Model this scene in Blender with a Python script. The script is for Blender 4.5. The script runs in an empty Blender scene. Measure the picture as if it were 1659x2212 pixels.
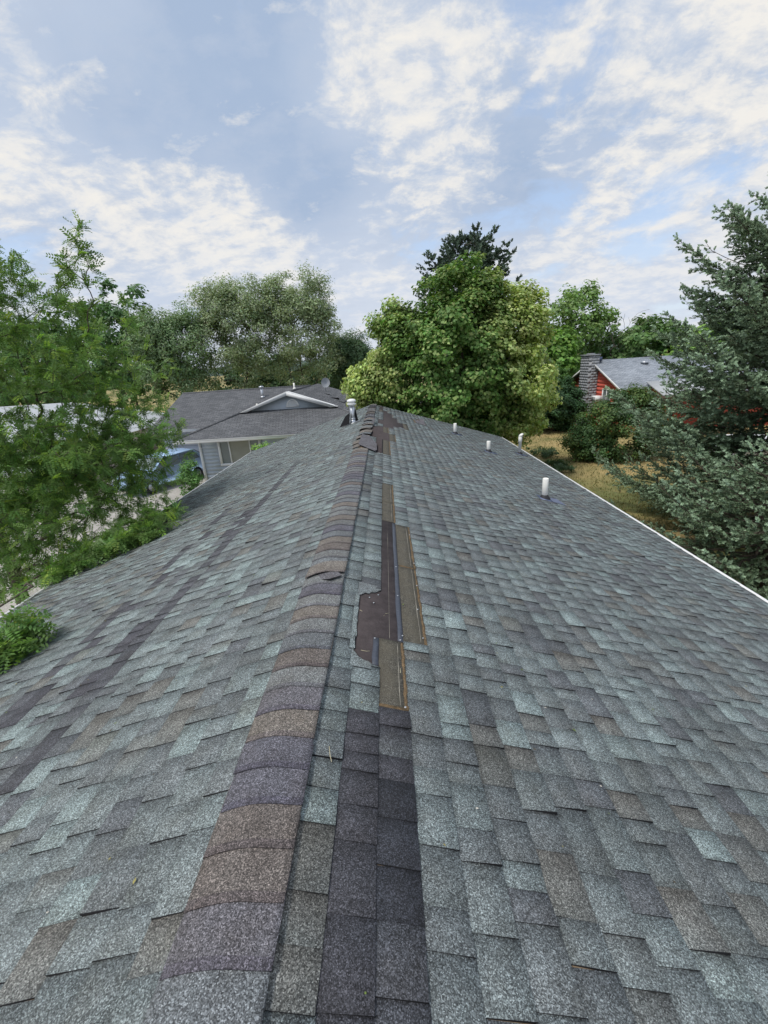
import bpy, math, numpy as np
from mathutils import Matrix, Vector
R0 = np.random.default_rng(7)
scn = bpy.context.scene
COL = scn.collection

# ------------------------------------------------------------------ camera, sky, sun, exposure
ZR = 4.30                 # height of the ridge above the ground
SL = 0.3144               # roof slope (rise over run)
CX, CH = 0.5253, 1.4496   # camera: metres right of the ridge, metres above it
FPX, PITCH, ROLL, YAW = 912.2, 0.3357, -0.0632, -0.021
def cam_basis():
    cy, sy, cp, sp = math.cos(YAW), math.sin(YAW), math.cos(PITCH), math.sin(PITCH)
    fw = np.array([sy*cp, cy*cp, -sp]); rt = np.array([cy, -sy, 0.]); up = np.cross(rt, fw)
    return math.cos(ROLL)*rt+math.sin(ROLL)*up, math.cos(ROLL)*up-math.sin(ROLL)*rt, fw
CR, CU, CF = cam_basis()
CAM = np.array([CX, 0., ZR+CH])
cd = bpy.data.cameras.new('camera'); cam = bpy.data.objects.new('camera', cd); COL.objects.link(cam)
cam.matrix_world = Matrix(((CR[0], CU[0], -CF[0], CAM[0]), (CR[1], CU[1], -CF[1], CAM[1]), (CR[2], CU[2], -CF[2], CAM[2]), (0, 0, 0, 1)))
cd.sensor_fit = 'HORIZONTAL'; cd.sensor_width = 36; cd.lens = FPX/1659*36
cd.clip_start = .05; cd.clip_end = 20000
scn.camera = cam

SUN_EL, SUN_AZ = math.radians(62), math.radians(-125)   # azimuth from +y towards +x
sdir = Vector((math.sin(SUN_AZ)*math.cos(SUN_EL), math.cos(SUN_AZ)*math.cos(SUN_EL), math.sin(SUN_EL)))
ld = bpy.data.lights.new('sun', 'SUN'); ld.energy = 1.5; ld.angle = math.radians(12); ld.color = (1, .95, .87)
lo = bpy.data.objects.new('sun', ld); COL.objects.link(lo); lo.rotation_euler = sdir.to_track_quat('Z', 'Y').to_euler()

wd = bpy.data.worlds.new('World'); scn.world = wd; wd.use_nodes = True
wt = wd.node_tree; wt.nodes.clear()
class NB:
    """tiny node-tree builder"""
    def __init__(s, t): s.t = t
    def n(s, typ, **kw):
        nd = s.t.nodes.new(typ)
        for k, v in kw.items(): setattr(nd, k, v)
        return nd
    def put(s, sock, v):
        if hasattr(v, 'is_linked') or hasattr(v, 'links'): s.t.links.new(v, sock)
        elif v is not None: sock.default_value = v
    def math(s, op, a, b=None, clamp=False):
        nd = s.n('ShaderNodeMath', operation=op, use_clamp=clamp); s.put(nd.inputs[0], a)
        if b is not None: s.put(nd.inputs[1], b)
        return nd.outputs[0]
    def vmath(s, op, a, b=None):
        nd = s.n('ShaderNodeVectorMath', operation=op); s.put(nd.inputs[0], a)
        if b is not None: s.put(nd.inputs[1], b)
        return nd.outputs[0]
    def noise(s, vec, scale, detail=2, rough=.5, dist=0., out='Fac'):
        nd = s.n('ShaderNodeTexNoise'); s.put(nd.inputs['Vector'], vec)
        nd.inputs['Scale'].default_value = scale; nd.inputs['Detail'].default_value = detail
        nd.inputs['Roughness'].default_value = rough; nd.inputs['Distortion'].default_value = dist
        return nd.outputs[out]
    def voro(s, vec, scale, out='Color', feature='F1'):
        nd = s.n('ShaderNodeTexVoronoi', feature=feature); s.put(nd.inputs['Vector'], vec); nd.inputs['Scale'].default_value = scale
        return nd.outputs[out]
    def ramp(s, fac, stops):
        nd = s.n('ShaderNodeValToRGB'); cr = nd.color_ramp
        while len(cr.elements) < len(stops): cr.elements.new(.5)
        for e, (p, c) in zip(cr.elements, stops):
            e.position = p; e.color = (c, c, c, 1) if not hasattr(c, '__len__') else (*c[:3], 1)
        s.put(nd.inputs[0], fac); return nd.outputs[0]
    def mix(s, fac, a, b, mode='MIX'):
        nd = s.n('ShaderNodeMix', data_type='RGBA', blend_type=mode); s.put(nd.inputs[0], fac)
        for i, v in ((6, a), (7, b)): s.put(nd.inputs[i], (*v, 1) if isinstance(v, tuple) and len(v) == 3 else v)
        return nd.outputs[2]
w = NB(wt)
tc = w.n('ShaderNodeTexCoord').outputs['Generated']
sx = w.n('ShaderNodeSeparateXYZ'); wt.links.new(tc, sx.inputs[0])
zz = w.math('ADD', w.math('MAXIMUM', sx.outputs[2], 0.0), .30)
cmb = w.n('ShaderNodeCombineXYZ')
w.put(cmb.inputs[0], w.math('DIVIDE', sx.outputs[0], zz)); w.put(cmb.inputs[1], w.math('DIVIDE', sx.outputs[1], zz))
P = cmb.outputs[0]
sky = w.n('ShaderNodeTexSky', sky_type='NISHITA', sun_disc=False); sky.sun_elevation = SUN_EL; sky.sun_rotation = SUN_AZ
sky.air_density = 1.0; sky.dust_density = .8; sky.ozone_density = 1.5
blue = sky.outputs[0]
SK = 0.10
EXPO = .85
k = 1/SK/2**EXPO
c_grey = (.40*k, .505*k, .68*k); c_mid = (.63*k, .70*k, .82*k); c_white = (.90*k, .875*k, .83*k)
Ps = w.vmath('ADD', P, (3.1, 1.7, 0.4))
big = w.noise(Ps, 1.3, 3, .5, .3)
med = w.noise(Ps, 3.2, 8, .6, .25)
fine = w.noise(w.vmath('MULTIPLY', Ps, (1.0, 1.2, 1)), 7.5, 9, .66, .25)
# where the bright tops and the grey-blue bases of the cloud deck stand
bias = None
for px, py, sg_, amp in [(770, 165, .09, .07), (880, 350, .17, .05), (900, 40, .15, .04), (1190, 200, .11, .07), (1520, 90, .20, .07), (50, 340, .15, .10), (400, 460, .14, .12), (600, 545, .13, .08),
                         (1440, 430, .13, .08), (1250, 490, .10, .06), (560, 320, .20, -.10), (230, 250, .17, -.075), (560, 90, .16, -.055), (90, 90, .22, -.05), (1090, 300, .10, -.10), (1390, 240, .12, -.08), (700, 420, .10, -.08), (1180, 400, .10, -.07)]:
    dv = CF+CR*(px-829.5)/FPX-CU*(py-1106)/FPX; dv = dv/np.linalg.norm(dv)
    dt = w.n('ShaderNodeVectorMath', operation='DOT_PRODUCT'); w.put(dt.inputs[0], tc); dt.inputs[1].default_value = tuple(dv)
    e = w.math('MULTIPLY', w.math('POWER', 2.71828, w.math('MULTIPLY', w.math('SUBTRACT', dt.outputs['Value'], 1.), 2/sg_**2)), amp)
    bias = e if bias is None else w.math('ADD', bias, e)
bg1 = w.math('ADD', w.math('ADD', w.math('MULTIPLY', big, .75), w.math('MULTIPLY', med, .25)), w.math('MULTIPLY', bias, 1.2))
lay = w.mix(w.ramp(bg1, [(.34, 0), (.64, 1)]), c_grey, c_mid)
wn_ = w.math('ADD', w.math('ADD', w.math('MULTIPLY', med, .45), w.math('MULTIPLY', fine, .55)), bias)
lay = w.mix(w.ramp(wn_, [(.47, 0), (.53, .35), (.575, .75), (.64, .97)]), lay, c_white)
# lit edges and grey undersides: how the cloud thickness changes towards the sun
Pq = w.vmath('ADD', Ps, (-.035, -.03, 0))
wq = w.math('ADD', w.math('MULTIPLY', w.noise(Pq, 3.2, 8, .6, .25), .6), w.math('MULTIPLY', w.noise(w.vmath('MULTIPLY', Pq, (1.0, 1.2, 1)), 7.5, 9, .66, .25), .4))
wp = w.math('ADD', w.math('MULTIPLY', med, .6), w.math('MULTIPLY', fine, .4))
rel = w.ramp(w.math('ADD', w.math('MULTIPLY', w.math('SUBTRACT', wq, wp), 2.6), .45), [(.40, 0), (.75, .6)])
lay = w.mix(rel, lay, (.50*k, .58*k, .72*k))
cov = w.ramp(w.math('ADD', w.math('MULTIPLY', big, .4), w.math('MULTIPLY', med, .6)), [(.37, .15), (.45, 1)])
skyc = w.mix(cov, w.mix(.5, blue, (.55*k, .70*k, .95*k)), lay)
haz = w.ramp(sx.outputs[2], [(.02, .7), (.28, 0)])
skyc = w.mix(haz, skyc, (.72*k, .77*k, .86*k))
bg = w.n('ShaderNodeBackground'); w.put(bg.inputs[0], skyc); bg.inputs[1].default_value = SK
wo = w.n('ShaderNodeOutputWorld'); wt.links.new(bg.outputs[0], wo.inputs[0])

scn.view_settings.view_transform = 'Standard'; scn.view_settings.look = 'None'
scn.view_settings.exposure = EXPO; scn.view_settings.gamma = 1; scn.view_settings.use_curve_mapping = False

# ------------------------------------------------------------------ helpers
def lin(*rgb):
    return tuple(((c/255)/12.92 if c/255 <= .04045 else ((c/255+.055)/1.055)**2.4) for c in rgb)
def material(name, color=None, rough=.8, attr=False, var=.12, vscale=3., speck=0., sscale=200., bump=0., bscale=40., metal=0., trans=0., spec=.3, extra=None):
    m = bpy.data.materials.new(name); m.use_nodes = True; t = m.node_tree; b = NB(t)
    pr = t.nodes['Principled BSDF']; out = t.nodes['Material Output']
    pos = b.n('ShaderNodeNewGeometry').outputs['Position']
    if attr:
        base = b.n('ShaderNodeAttribute', attribute_name='Col').outputs['Color']
    else:
        rg = b.n('ShaderNodeRGB'); rg.outputs[0].default_value = (*color, 1); base = rg.outputs[0]
    if var:
        f = b.ramp(b.noise(pos, vscale, 4, .6), [(.25, 1-var), (.75, 1+var)])
        base = b.mix(1., base, f, 'MULTIPLY')
    if speck:
        v = b.n('ShaderNodeSeparateColor'); b.put(v.inputs[0], b.voro(pos, sscale))
        f = b.ramp(v.outputs[0], [(0, 1-speck), (.5, 1-.25*speck), (.88, 1+.8*speck), (1, 1+2.2*speck)])
        base = b.mix(1., base, f, 'MULTIPLY')
    if extra: base = extra(b, pos, base)
    b.put(pr.inputs['Base Color'], base)
    pr.inputs['Roughness'].default_value = rough; pr.inputs['Metallic'].default_value = metal
    pr.inputs['Specular IOR Level'].default_value = spec
    if bump:
        bn = b.n('ShaderNodeBump'); bn.inputs['Strength'].default_value = min(1, bump); bn.inputs['Distance'].default_value = .02
        b.put(bn.inputs['Height'], b.noise(pos, bscale, 4, .6)); b.put(pr.inputs['Normal'], bn.outputs[0])
    if trans:
        tr = b.n('ShaderNodeBsdfTranslucent'); b.put(tr.inputs[0], b.mix(1., base, (1.15, 1.2, .7), 'MULTIPLY'))
        mx = b.n('ShaderNodeMixShader'); mx.inputs[0].default_value = trans
        t.links.new(pr.outputs[0], mx.inputs[1]); t.links.new(tr.outputs[0], mx.inputs[2]); t.links.new(mx.outputs[0], out.inputs[0])
    return m

def build(name, V, faces, mats, cols=None, midx=None, smooth=False):
    """V (n,3); faces: list of index tuples or (m,k) array; cols per face; midx per face"""
    V = np.asarray(V, np.float32); me = bpy.data.meshes.new(name)
    if isinstance(faces, np.ndarray):
        tot = np.full(len(faces), faces.shape[1], np.int32); idx = faces.astype(np.int32).ravel()
    else:
        tot = np.array([len(f) for f in faces], np.int32); idx = np.array([i for f in faces for i in f], np.int32)
    st = np.concatenate([[0], np.cumsum(tot)[:-1]]).astype(np.int32)
    me.vertices.add(len(V)); me.vertices.foreach_set('co', V.ravel())
    me.loops.add(len(idx)); me.loops.foreach_set('vertex_index', idx)
    me.polygons.add(len(tot)); me.polygons.foreach_set('loop_start', st); me.polygons.foreach_set('loop_total', tot)
    if smooth: me.polygons.foreach_set('use_smooth', np.ones(len(tot), bool))
    for m in (mats if isinstance(mats, (list, tuple)) else [mats]): me.materials.append(m)
    if midx is not None: me.polygons.foreach_set('material_index', np.asarray(midx, np.int32))
    if cols is not None:
        at = me.color_attributes.new('Col', 'FLOAT_COLOR', 'CORNER')
        cols = np.asarray(cols, np.float32)
        c = np.ones((len(cols), 4), np.float32); c[:, :3] = cols[:, :3]
        at.data.foreach_set('color', (c if len(cols) == len(idx) else np.repeat(c, tot, axis=0)).ravel())
    me.update(calc_edges=True); me.validate()
    return me
def root(name, loc, label, cat, group=None):
    o = bpy.data.objects.new(name, None); o.location = loc; o.empty_display_size = .3; COL.objects.link(o)
    o['label'] = label; o['category'] = cat
    if group: o['group'] = group
    return o
def obj(name, me, parent=None, label=None, kind=None, cat=None, group=None):
    o = bpy.data.objects.new(name, me); COL.objects.link(o)
    if parent is not None:
        o.parent = parent
        if parent.type == 'EMPTY': o.location = -parent.location
    for kk, v in (('label', label), ('kind', kind), ('category', cat), ('group', group)):
        if v: o[kk] = v
    return o
class MB:
    def __init__(s): s.V = []; s.F = []; s.M = []; s.C = []
    def add(s, V, F, m=0, c=(1, 1, 1)):
        o = len(s.V); s.V += [tuple(map(float, v)) for v in V]
        for f in F: s.F.append(tuple(i+o for i in f)); s.M.append(m); s.C.append(c)
        return s
    def box(s, a, b, m=0, c=(1, 1, 1)):
        (x0, y0, z0), (x1, y1, z1) = a, b
        return s.add([(x0,y0,z0),(x1,y0,z0),(x1,y1,z0),(x0,y1,z0),(x0,y0,z1),(x1,y0,z1),(x1,y1,z1),(x0,y1,z1)],
            [(0,3,2,1),(4,5,6,7),(0,1,5,4),(1,2,6,5),(2,3,7,6),(3,0,4,7)], m, c)
    def prism(s, poly, off, m=0, c=(1, 1, 1)):
        n = len(poly); off = np.array(off, float); A = [np.array(p, float) for p in poly]
        return s.add(A+[p+off for p in A], [tuple(range(n-1, -1, -1)), tuple(range(n, 2*n))]+[(i, (i+1) % n, n+(i+1) % n, n+i) for i in range(n)], m, c)
    def tube(s, pts, rad, n=10, m=0, caps=True, c=(1, 1, 1)):
        pts = np.asarray(pts, float); rad = np.broadcast_to(rad, (len(pts),)); V = []; ref = np.array([.3, .9, .1])
        for i, p in enumerate(pts):
            t = pts[min(i+1, len(pts)-1)]-pts[max(i-1, 0)]; t /= np.linalg.norm(t)+1e-9
            a = np.cross(t, ref if abs(t@ref) < .9 else [1., 0, 0]); a /= np.linalg.norm(a); b2 = np.cross(t, a)
            for j in range(n): V.append(p+rad[i]*(math.cos(2*math.pi*j/n)*a+math.sin(2*math.pi*j/n)*b2))
        F = [(i*n+j, i*n+(j+1) % n, (i+1)*n+(j+1) % n, (i+1)*n+j) for i in range(len(pts)-1) for j in range(n)]
        if caps: F += [tuple(range(n-1, -1, -1)), tuple(range((len(pts)-1)*n, len(pts)*n))]
        return s.add(V, F, m, c)
    def lathe(s, prof, cen, n=16, m=0, c=(1, 1, 1), tilt=None):
        V = []
        for r, z in prof:
            for j in range(n):
                a = 2*math.pi*j/n; V.append((cen[0]+r*math.cos(a), cen[1]+r*math.sin(a), cen[2]+z))
        L = len(prof); F = [(i*n+j, i*n+(j+1) % n, (i+1)*n+(j+1) % n, (i+1)*n+j) for i in range(L-1) for j in range(n)]
        return s.add(V, F+[tuple(range(n-1, -1, -1)), tuple(range((L-1)*n, L*n))], m, c)
    def mesh(s, name, mats, smooth=False): return build(name, s.V, s.F, mats, s.C, s.M, smooth)
def proj(Pw):
    d = np.asarray(Pw, float)-CAM; z = d@CF
    return np.stack([829.5+FPX*(d@CR)/z, 1106-FPX*(d@CU)/z], -1), z

# ------------------------------------------------------------------ materials
def shingle_extra(b, pos, base):
    # weathering: broad pale and dark blotches, dark algae runs down the slope
    f = b.ramp(b.noise(pos, 1.3, 5, .65), [(.3, .80), (.5, 1.0), (.72, 1.16)])
    base = b.mix(1., base, f, 'MULTIPLY')
    f2 = b.noise(pos, 6.5, 4, .65)
    base = b.mix(1., base, b.ramp(f2, [(.3, (.82, .80, .77)), (.5, (1, 1, 1)), (.7, (1.10, 1.13, 1.13))]), 'MULTIPLY')
    g = b.ramp(b.noise(pos, 55, 3, .7), [(.3, .78), (.7, 1.2)])
    return b.mix(1., base, g, 'MULTIPLY')
M_sh = material('shingle_granules', attr=True, rough=.8, var=0, speck=.72, sscale=320, bump=.5, bscale=260, spec=.4, extra=shingle_extra)
M_edge = material('asphalt_edge', (.012, .012, .014), .95, var=.2)
M_felt = material('felt_underlayment', lin(72, 66, 67), .8, var=.32, vscale=13, speck=.12, sscale=300, bump=.15, bscale=60, spec=.15)
def tan_extra(b, pos, base):
    r = b.ramp(b.noise(pos, 6, 4, .7), [(.40, 0), (.62, .55)])
    return b.mix(r, base, lin(94, 90, 80))
M_tan = material('exposed_shingle_mat', lin(86, 84, 78), .95, var=.12, vscale=14, speck=.5, sscale=230, bump=.3, bscale=200, extra=tan_extra, spec=.1)
M_rust = material('rusty_adhesive', lin(106, 89, 67), .9, var=.35, vscale=30, speck=.3, sscale=150, bump=.4, bscale=90)
M_tar = material('sealant_strip', lin(72, 77, 88), .45, var=.2, vscale=40, bump=.3, bscale=70)
M_line = material('chalk_line', lin(138, 134, 124), .9, var=.3, vscale=60)
M_wood = material('roof_deck_wood', (.20, .15, .10), .85, var=.2)
M_white = material('white_paint', (.78, .79, .80), .45, var=.05, bump=.05)
M_pvc = material('white_pvc', (.86, .85, .81), .4, var=.06, vscale=12)
M_rubber = material('black_rubber', (.03, .03, .035), .6)
M_flash = material('blue_grey_flashing', lin(96, 106, 132), .35, metal=.4, var=.2, vscale=20)
M_galv = material('galvanised_metal', (.55, .57, .60), .35, metal=.85, var=.18, vscale=25, bump=.08)
M_concrete = material('pale_concrete', (.40, .38, .35), .9, var=.15, vscale=1.3, speck=.15, sscale=60, bump=.15)
M_siding = material('grey_siding', lin(186, 196, 208), .6, var=.05)
M_dark = material('shadow_interior', (.02, .02, .022), .8)
M_glass = material('window_glass', (.16, .19, .19), .06, var=.1, vscale=1.2, spec=.8)
M_curtain = material('pale_curtain', lin(150, 150, 140), .9, var=.08)
M_bark = material('tree_bark', (.085, .07, .055), .95, var=.3, vscale=8, bump=.6, bscale=22)
M_leaf = material('leaf', attr=True, rough=.5, var=.1, vscale=.7, trans=.33, spec=.3)
M_needle = material('needle', attr=True, rough=.55, var=.15, vscale=.8, trans=.08, spec=.2)
M_red = material('red_siding', lin(205, 100, 84), .75, var=.1, vscale=4, bump=.08)
M_beige = material('beige_siding', lin(158, 148, 140), .7, var=.06)
M_block = material('concrete_block', lin(146, 149, 154), .95, var=.16, vscale=3, speck=.1, sscale=60, bump=.3)
def far_roof(name, col, scale=1.):
    def ex(b, pos, base):
        s = b.n('ShaderNodeSeparateXYZ'); b.put(s.inputs[0], pos)
        cm = b.n('ShaderNodeCombineXYZ'); b.put(cm.inputs[0], b.math('ADD', s.outputs[0], b.math('MULTIPLY', s.outputs[1], .15))); b.put(cm.inputs[1], b.math('MULTIPLY', s.outputs[2], 3.1))
        br = b.n('ShaderNodeTexBrick'); b.put(br.inputs['Vector'], cm.outputs[0])
        br.inputs['Scale'].default_value = 1.; br.inputs['Brick Width'].default_value = .33; br.inputs['Row Height'].default_value = .145*scale
        br.inputs['Mortar Size'].default_value = .012; br.inputs['Mortar Smooth'].default_value = .3
        br.inputs['Color1'].default_value = (.80, .80, .82, 1); br.inputs['Color2'].default_value = (1.22, 1.2, 1.2, 1); br.inputs['Mortar'].default_value = (.42, .42, .42, 1)
        return b.mix(1., base, br.outputs[0], 'MULTIPLY')
    return material(name, col, .9, var=.14, vscale=1.1, speck=.2, sscale=40, bump=.2, bscale=20, extra=ex, spec=.15)
M_roofG = far_roof('far_grey_shingles', lin(98, 100, 103))
M_roofL = far_roof('far_pale_shingles', lin(150, 158, 168))
M_roofW = material('pale_metal_roof', lin(176, 180, 184), .5, var=.06)

# ------------------------------------------------------------------ ground
def ground_extra(b, pos, base):
    dry = b.ramp(b.noise(pos, .22, 5, .62, .3), [(.40, 0), (.60, 1)])
    c = b.mix(dry, lin(108, 112, 68), lin(172, 152, 106))
    f = b.ramp(b.noise(pos, 9, 6, .7), [(.25, .68), (.75, 1.25)])
    return b.mix(1., c, f, 'MULTIPLY')
M_ground = material('dry_lawn', (.2, .17, .09), .95, var=.1, bump=.5, bscale=25, extra=ground_extra)
b = MB(); b.add([(-3000, -600, 0), (3000, -600, 0), (3000, 6000, 0), (-3000, 6000, 0)], [(0, 1, 2, 3)])
obj('ground', b.mesh('ground', M_ground), kind='structure')
b = MB(); b.add([(-30, -6, .004), (-5.6, -6, .004), (-5.6, 20.6, .004), (-9.4, 21.6, .004), (-9.4, 27.3, .004), (-30, 27.3, .004)], [(0, 1, 2, 3, 4, 5)])
obj('driveway', b.mesh('driveway', M_concrete), kind='structure')
b = MB(); b.add([(-200, 64, .004), (200, 64, .004), (200, 70, .004), (-200, 70, .004)], [(0, 1, 2, 3)])
obj('road', b.mesh('road', material('asphalt', (.06, .06, .062), .9, var=.1)), kind='structure')

# ------------------------------------------------------------------ our house
Y0, Y1, WH = -3.0, 17.15, 5.03
house = root('shingled_house', (0, 7, 0), 'house under the camera with a weathered grey-green shingle roof and torn patches along the ridge', 'house')
def P3(w_, y, h=0.): return np.array([w_, y, ZR-SL*abs(w_)+h])
b = MB()
for sg in (-1, 1):
    b.prism([P3(0, Y0), P3(sg*WH, Y0), P3(sg*WH, Y0, -.12), P3(0, Y0, -.12)][::sg], (0, Y1-Y0, 0))
roof = obj('roof', b.mesh('roof', M_wood), house)
b = MB()
for sg in (-1, 1): b.box((min(sg*4.4, sg*4.3), Y0+.4, 0), (max(sg*4.4, sg*4.3), Y1-.5, ZR-SL*4.4-.12))
wl = b
wl.prism([(-4.3, Y1-.6, 0), (4.3, Y1-.6, 0), (4.3, Y1-.6, ZR-SL*4.3-.12), (0, Y1-.6, ZR-.13), (-4.3, Y1-.6, ZR-SL*4.3-.12)], (0, .1, 0))
obj('wall', wl.mesh('wall', M_siding), house)
for sg in (-1, 1):   # eave gutters, k-style trough
    x0 = sg*(WH+.003); ze = ZR-SL*WH
    prof = [(0, -.03), (0, -.13), (.06, -.13), (.085, -.08), (.085, -.032), (.094, -.027), (.094, -.020), (.080, -.020), (.080, -.07), (.056, -.12), (.006, -.12), (.006, -.03)]
    b = MB(); b.prism([(x0+sg*px, Y0, ze+pz) for px, pz in prof], (0, Y1-Y0, 0)); obj('gutter', b.mesh('gutter', M_white), house)
    b = MB(); b.add([P3(sg*(WH-.05), Y0, .001), P3(sg*(WH+.012), Y0, .001), P3(sg*(WH+.012), Y1, .001), P3(sg*(WH-.05), Y1, .001), P3(sg*(WH+.012), Y0, -.018), P3(sg*(WH+.012), Y1, -.018)], [(0, 1, 2, 3), (1, 4, 5, 2)]); obj('drip_edge', b.mesh('drip_edge', M_white), roof)
    b = MB(); b.prism([P3(0, Y1+.002, .004), P3(sg*WH, Y1+.002, .004), P3(sg*WH, Y1+.002, -.15), P3(0, Y1+.002, -.15)], (0, .025, 0)); obj('rake_board', b.mesh('rake_board', M_white), house)

# shingles --------------------------------------------------------
EX, WA = .1455, .262
PAL = [(lin(139, 152, 152), .12), (lin(129, 139, 140), .24), (lin(123, 131, 132), .29), (lin(116, 122, 124), .18), (lin(120, 118, 113), .10), (lin(106, 110, 114), .07)]
PC = np.array([c for c, _ in PAL]); PW = np.array([p_ for _, p_ in PAL]); PW /= PW.sum()
C_DARK, C_DARK2 = np.array(lin(75, 75, 81)), np.array(lin(57, 59, 66))
HOLES = {0: [(9.42, 9.42, 11.15, 11.2)],
  1: [(1.965, 1.915, 2.64, 2.74), (7.75, 7.8, 11.4, 11.4), (11.92, 11.95, 12.82, 12.85), (15.0, 15.0, 17.0, 17.0)],
  2: [(1.635, 1.635, 5.77, 5.77), (7.8, 7.8, 15.75, 15.75)],
  3: [(2.2, 2.2, 4.22, 4.22), (9.45, 9.45, 10.5, 10.5), (11.55, 11.55, 15.1, 15.1)],
  4: [(12.0, 12.0, 14.05, 14.05)], 5: [(12.0, 12.0, 13.15, 13.15)], 6: [(12.02, 12.02, 13.25, 13.25)],
  9: [(14.35, 14.35, 15.2, 15.2)], 10: [(14.3, 14.3, 15.5, 15.5)]}
SPECIAL = {1: [(-3, 1.53, C_DARK)], 2: [(-3, .725, np.array(lin(82, 84, 90))), (.725, 1.25, C_DARK2), (1.25, 1.635, C_DARK*1.08)]}
cells = []   # (top verts 4x(w,y,h)), sg, colour
def emit(sg, w0, w1, ya, yb, y0o, y1o, tab, colr, colr2):
    j = R0.normal(0, .0018, 4)
    lift = R0.random()**6*.005 + (.010 if R0.random() < .012 else 0)
    hn_ = (.0135 if tab else .0085)+lift; hf = .0075+lift*.4      # near end stands proud of the next piece's far end
    cells.append((sg, [(w0-.008, ya+j[2], .0062 if tab else .0045), (w1+j[0], y0o+j[3], hn_), (w1+j[1], y1o, hf), (w0-.008, yb, .0040)], (np.asarray(colr), np.asarray(colr2))))
nc = int((WH-WA)/EX)+1
for sg in (1, -1):
    for kk in range(0, nc+1):
        w1 = WA+EX*kk; w0 = w1-EX if kk else .06
        if w1 > WH: w1 = WH+.012
        if w0 >= WH-.01: continue
        holes = HOLES.get(kk, []) if sg > 0 else []
        y = Y0+R0.random()*.2; tab = R0.random() < .5; pc = 2
        spans = []
        while y < Y1:
            L = R0.choice([.09, .12, .145, .17, .20, .24], p=[.12, .22, .26, .22, .13, .05])*R0.uniform(.9, 1.1)
            spans.append((y, min(y+L, Y1+.004), tab)); y += L
            tab = not tab if R0.random() < .86 else tab
        for ya, yb, tb in spans:
            ci = R0.choice(len(PC), p=PW); colr = PC[ci]*R0.uniform(.9, 1.1)
            if not tb: colr = colr*.90
            if sg < 0:
                # dark worn bands running along two courses of the left slope
                yy = (ya+yb)/2
                if kk in (9, 14) and -1 < yy < 9.5 and R0.random() < .93-.05*yy: colr = (C_DARK*.8+PC[5]*.2)*R0.uniform(.9, 1.25)
                if kk in (10, 13) and R0.random() < .3 and yy < 6: colr = C_DARK*1.15
            if sg > 0:
                for a, c2, cc in SPECIAL.get(kk, []):
                    if a <= (ya+yb)/2 < c2: colr = cc*R0.uniform(.9, 1.1); tb = tb and R0.random() < .5
            pieces = [(ya, yb, ya, yb)]
            for (ai, ao, bi, bo) in holes:
                nxt = []
                for (pi, qi, po, qo) in pieces:
                    if qi <= min(ai, ao) or pi >= max(bi, bo): nxt.append((pi, qi, po, qo)); continue
                    if pi < min(ai, ao)-.01: nxt.append((pi, ai, po, ao))
                    if qi > max(bi, bo)+.01: nxt.append((bi, qi, bo, qo))
                pieces = nxt
            g_ = PC[R0.choice(len(PC), p=PW)]; t_ = R0.random()*.75 if R0.random() < .65 else 0.
            colr2 = colr*(1-t_)+np.minimum(g_, colr*1.35)*t_
            if ci == 4: colr = colr*.5+PC[2]*.5*R0.uniform(.8, 1.05)      # brown blend fades out along the tab
            for (pi, qi, po, qo) in pieces: emit(sg, w0, w1, pi, qi, po, qo, tb, colr, colr2)
def cell_geo(cell):
    sg, top, c = cell
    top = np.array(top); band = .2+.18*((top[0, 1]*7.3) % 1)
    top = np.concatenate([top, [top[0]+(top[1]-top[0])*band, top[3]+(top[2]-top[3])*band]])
    V = [P3(sg*a, y, h) for a, y, h in top]; Bt = [P3(sg*a, y, -.001) for a, y, h in top[:4]]
    F = [(0, 4, 5, 3), (4, 1, 2, 5), (6, 7, 1, 4, 0), (7, 8, 2, 1), (8, 9, 3, 5, 2)]
    if sg < 0: F = [f[::-1] for f in F]
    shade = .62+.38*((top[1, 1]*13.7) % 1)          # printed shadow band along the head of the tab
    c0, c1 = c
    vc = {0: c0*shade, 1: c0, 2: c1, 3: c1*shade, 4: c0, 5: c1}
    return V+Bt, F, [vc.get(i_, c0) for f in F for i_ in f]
areas = []
for cell in cells:
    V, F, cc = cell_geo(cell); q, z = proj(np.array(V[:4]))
    if z.min() < .15: areas.append(0); continue
    qc = np.clip(q, [0, 0], [1659, 2212])
    x, y = qc[:, 0], qc[:, 1]; areas.append(abs(np.dot(x, np.roll(y, 1))-np.dot(y, np.roll(x, 1)))/2)
order = np.argsort(areas)[::-1]; near = set(order[:290].tolist())
FV, FF, FM, FC = [], [], [], []
for i, cell in enumerate(cells):
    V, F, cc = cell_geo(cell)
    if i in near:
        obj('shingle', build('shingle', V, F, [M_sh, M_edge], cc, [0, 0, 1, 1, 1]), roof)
    else:
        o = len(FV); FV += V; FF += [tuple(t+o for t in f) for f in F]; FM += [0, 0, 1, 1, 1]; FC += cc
obj('shingle', build('shingle_field', FV, FF, [M_sh, M_edge], FC, FM), roof, kind='stuff')

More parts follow.
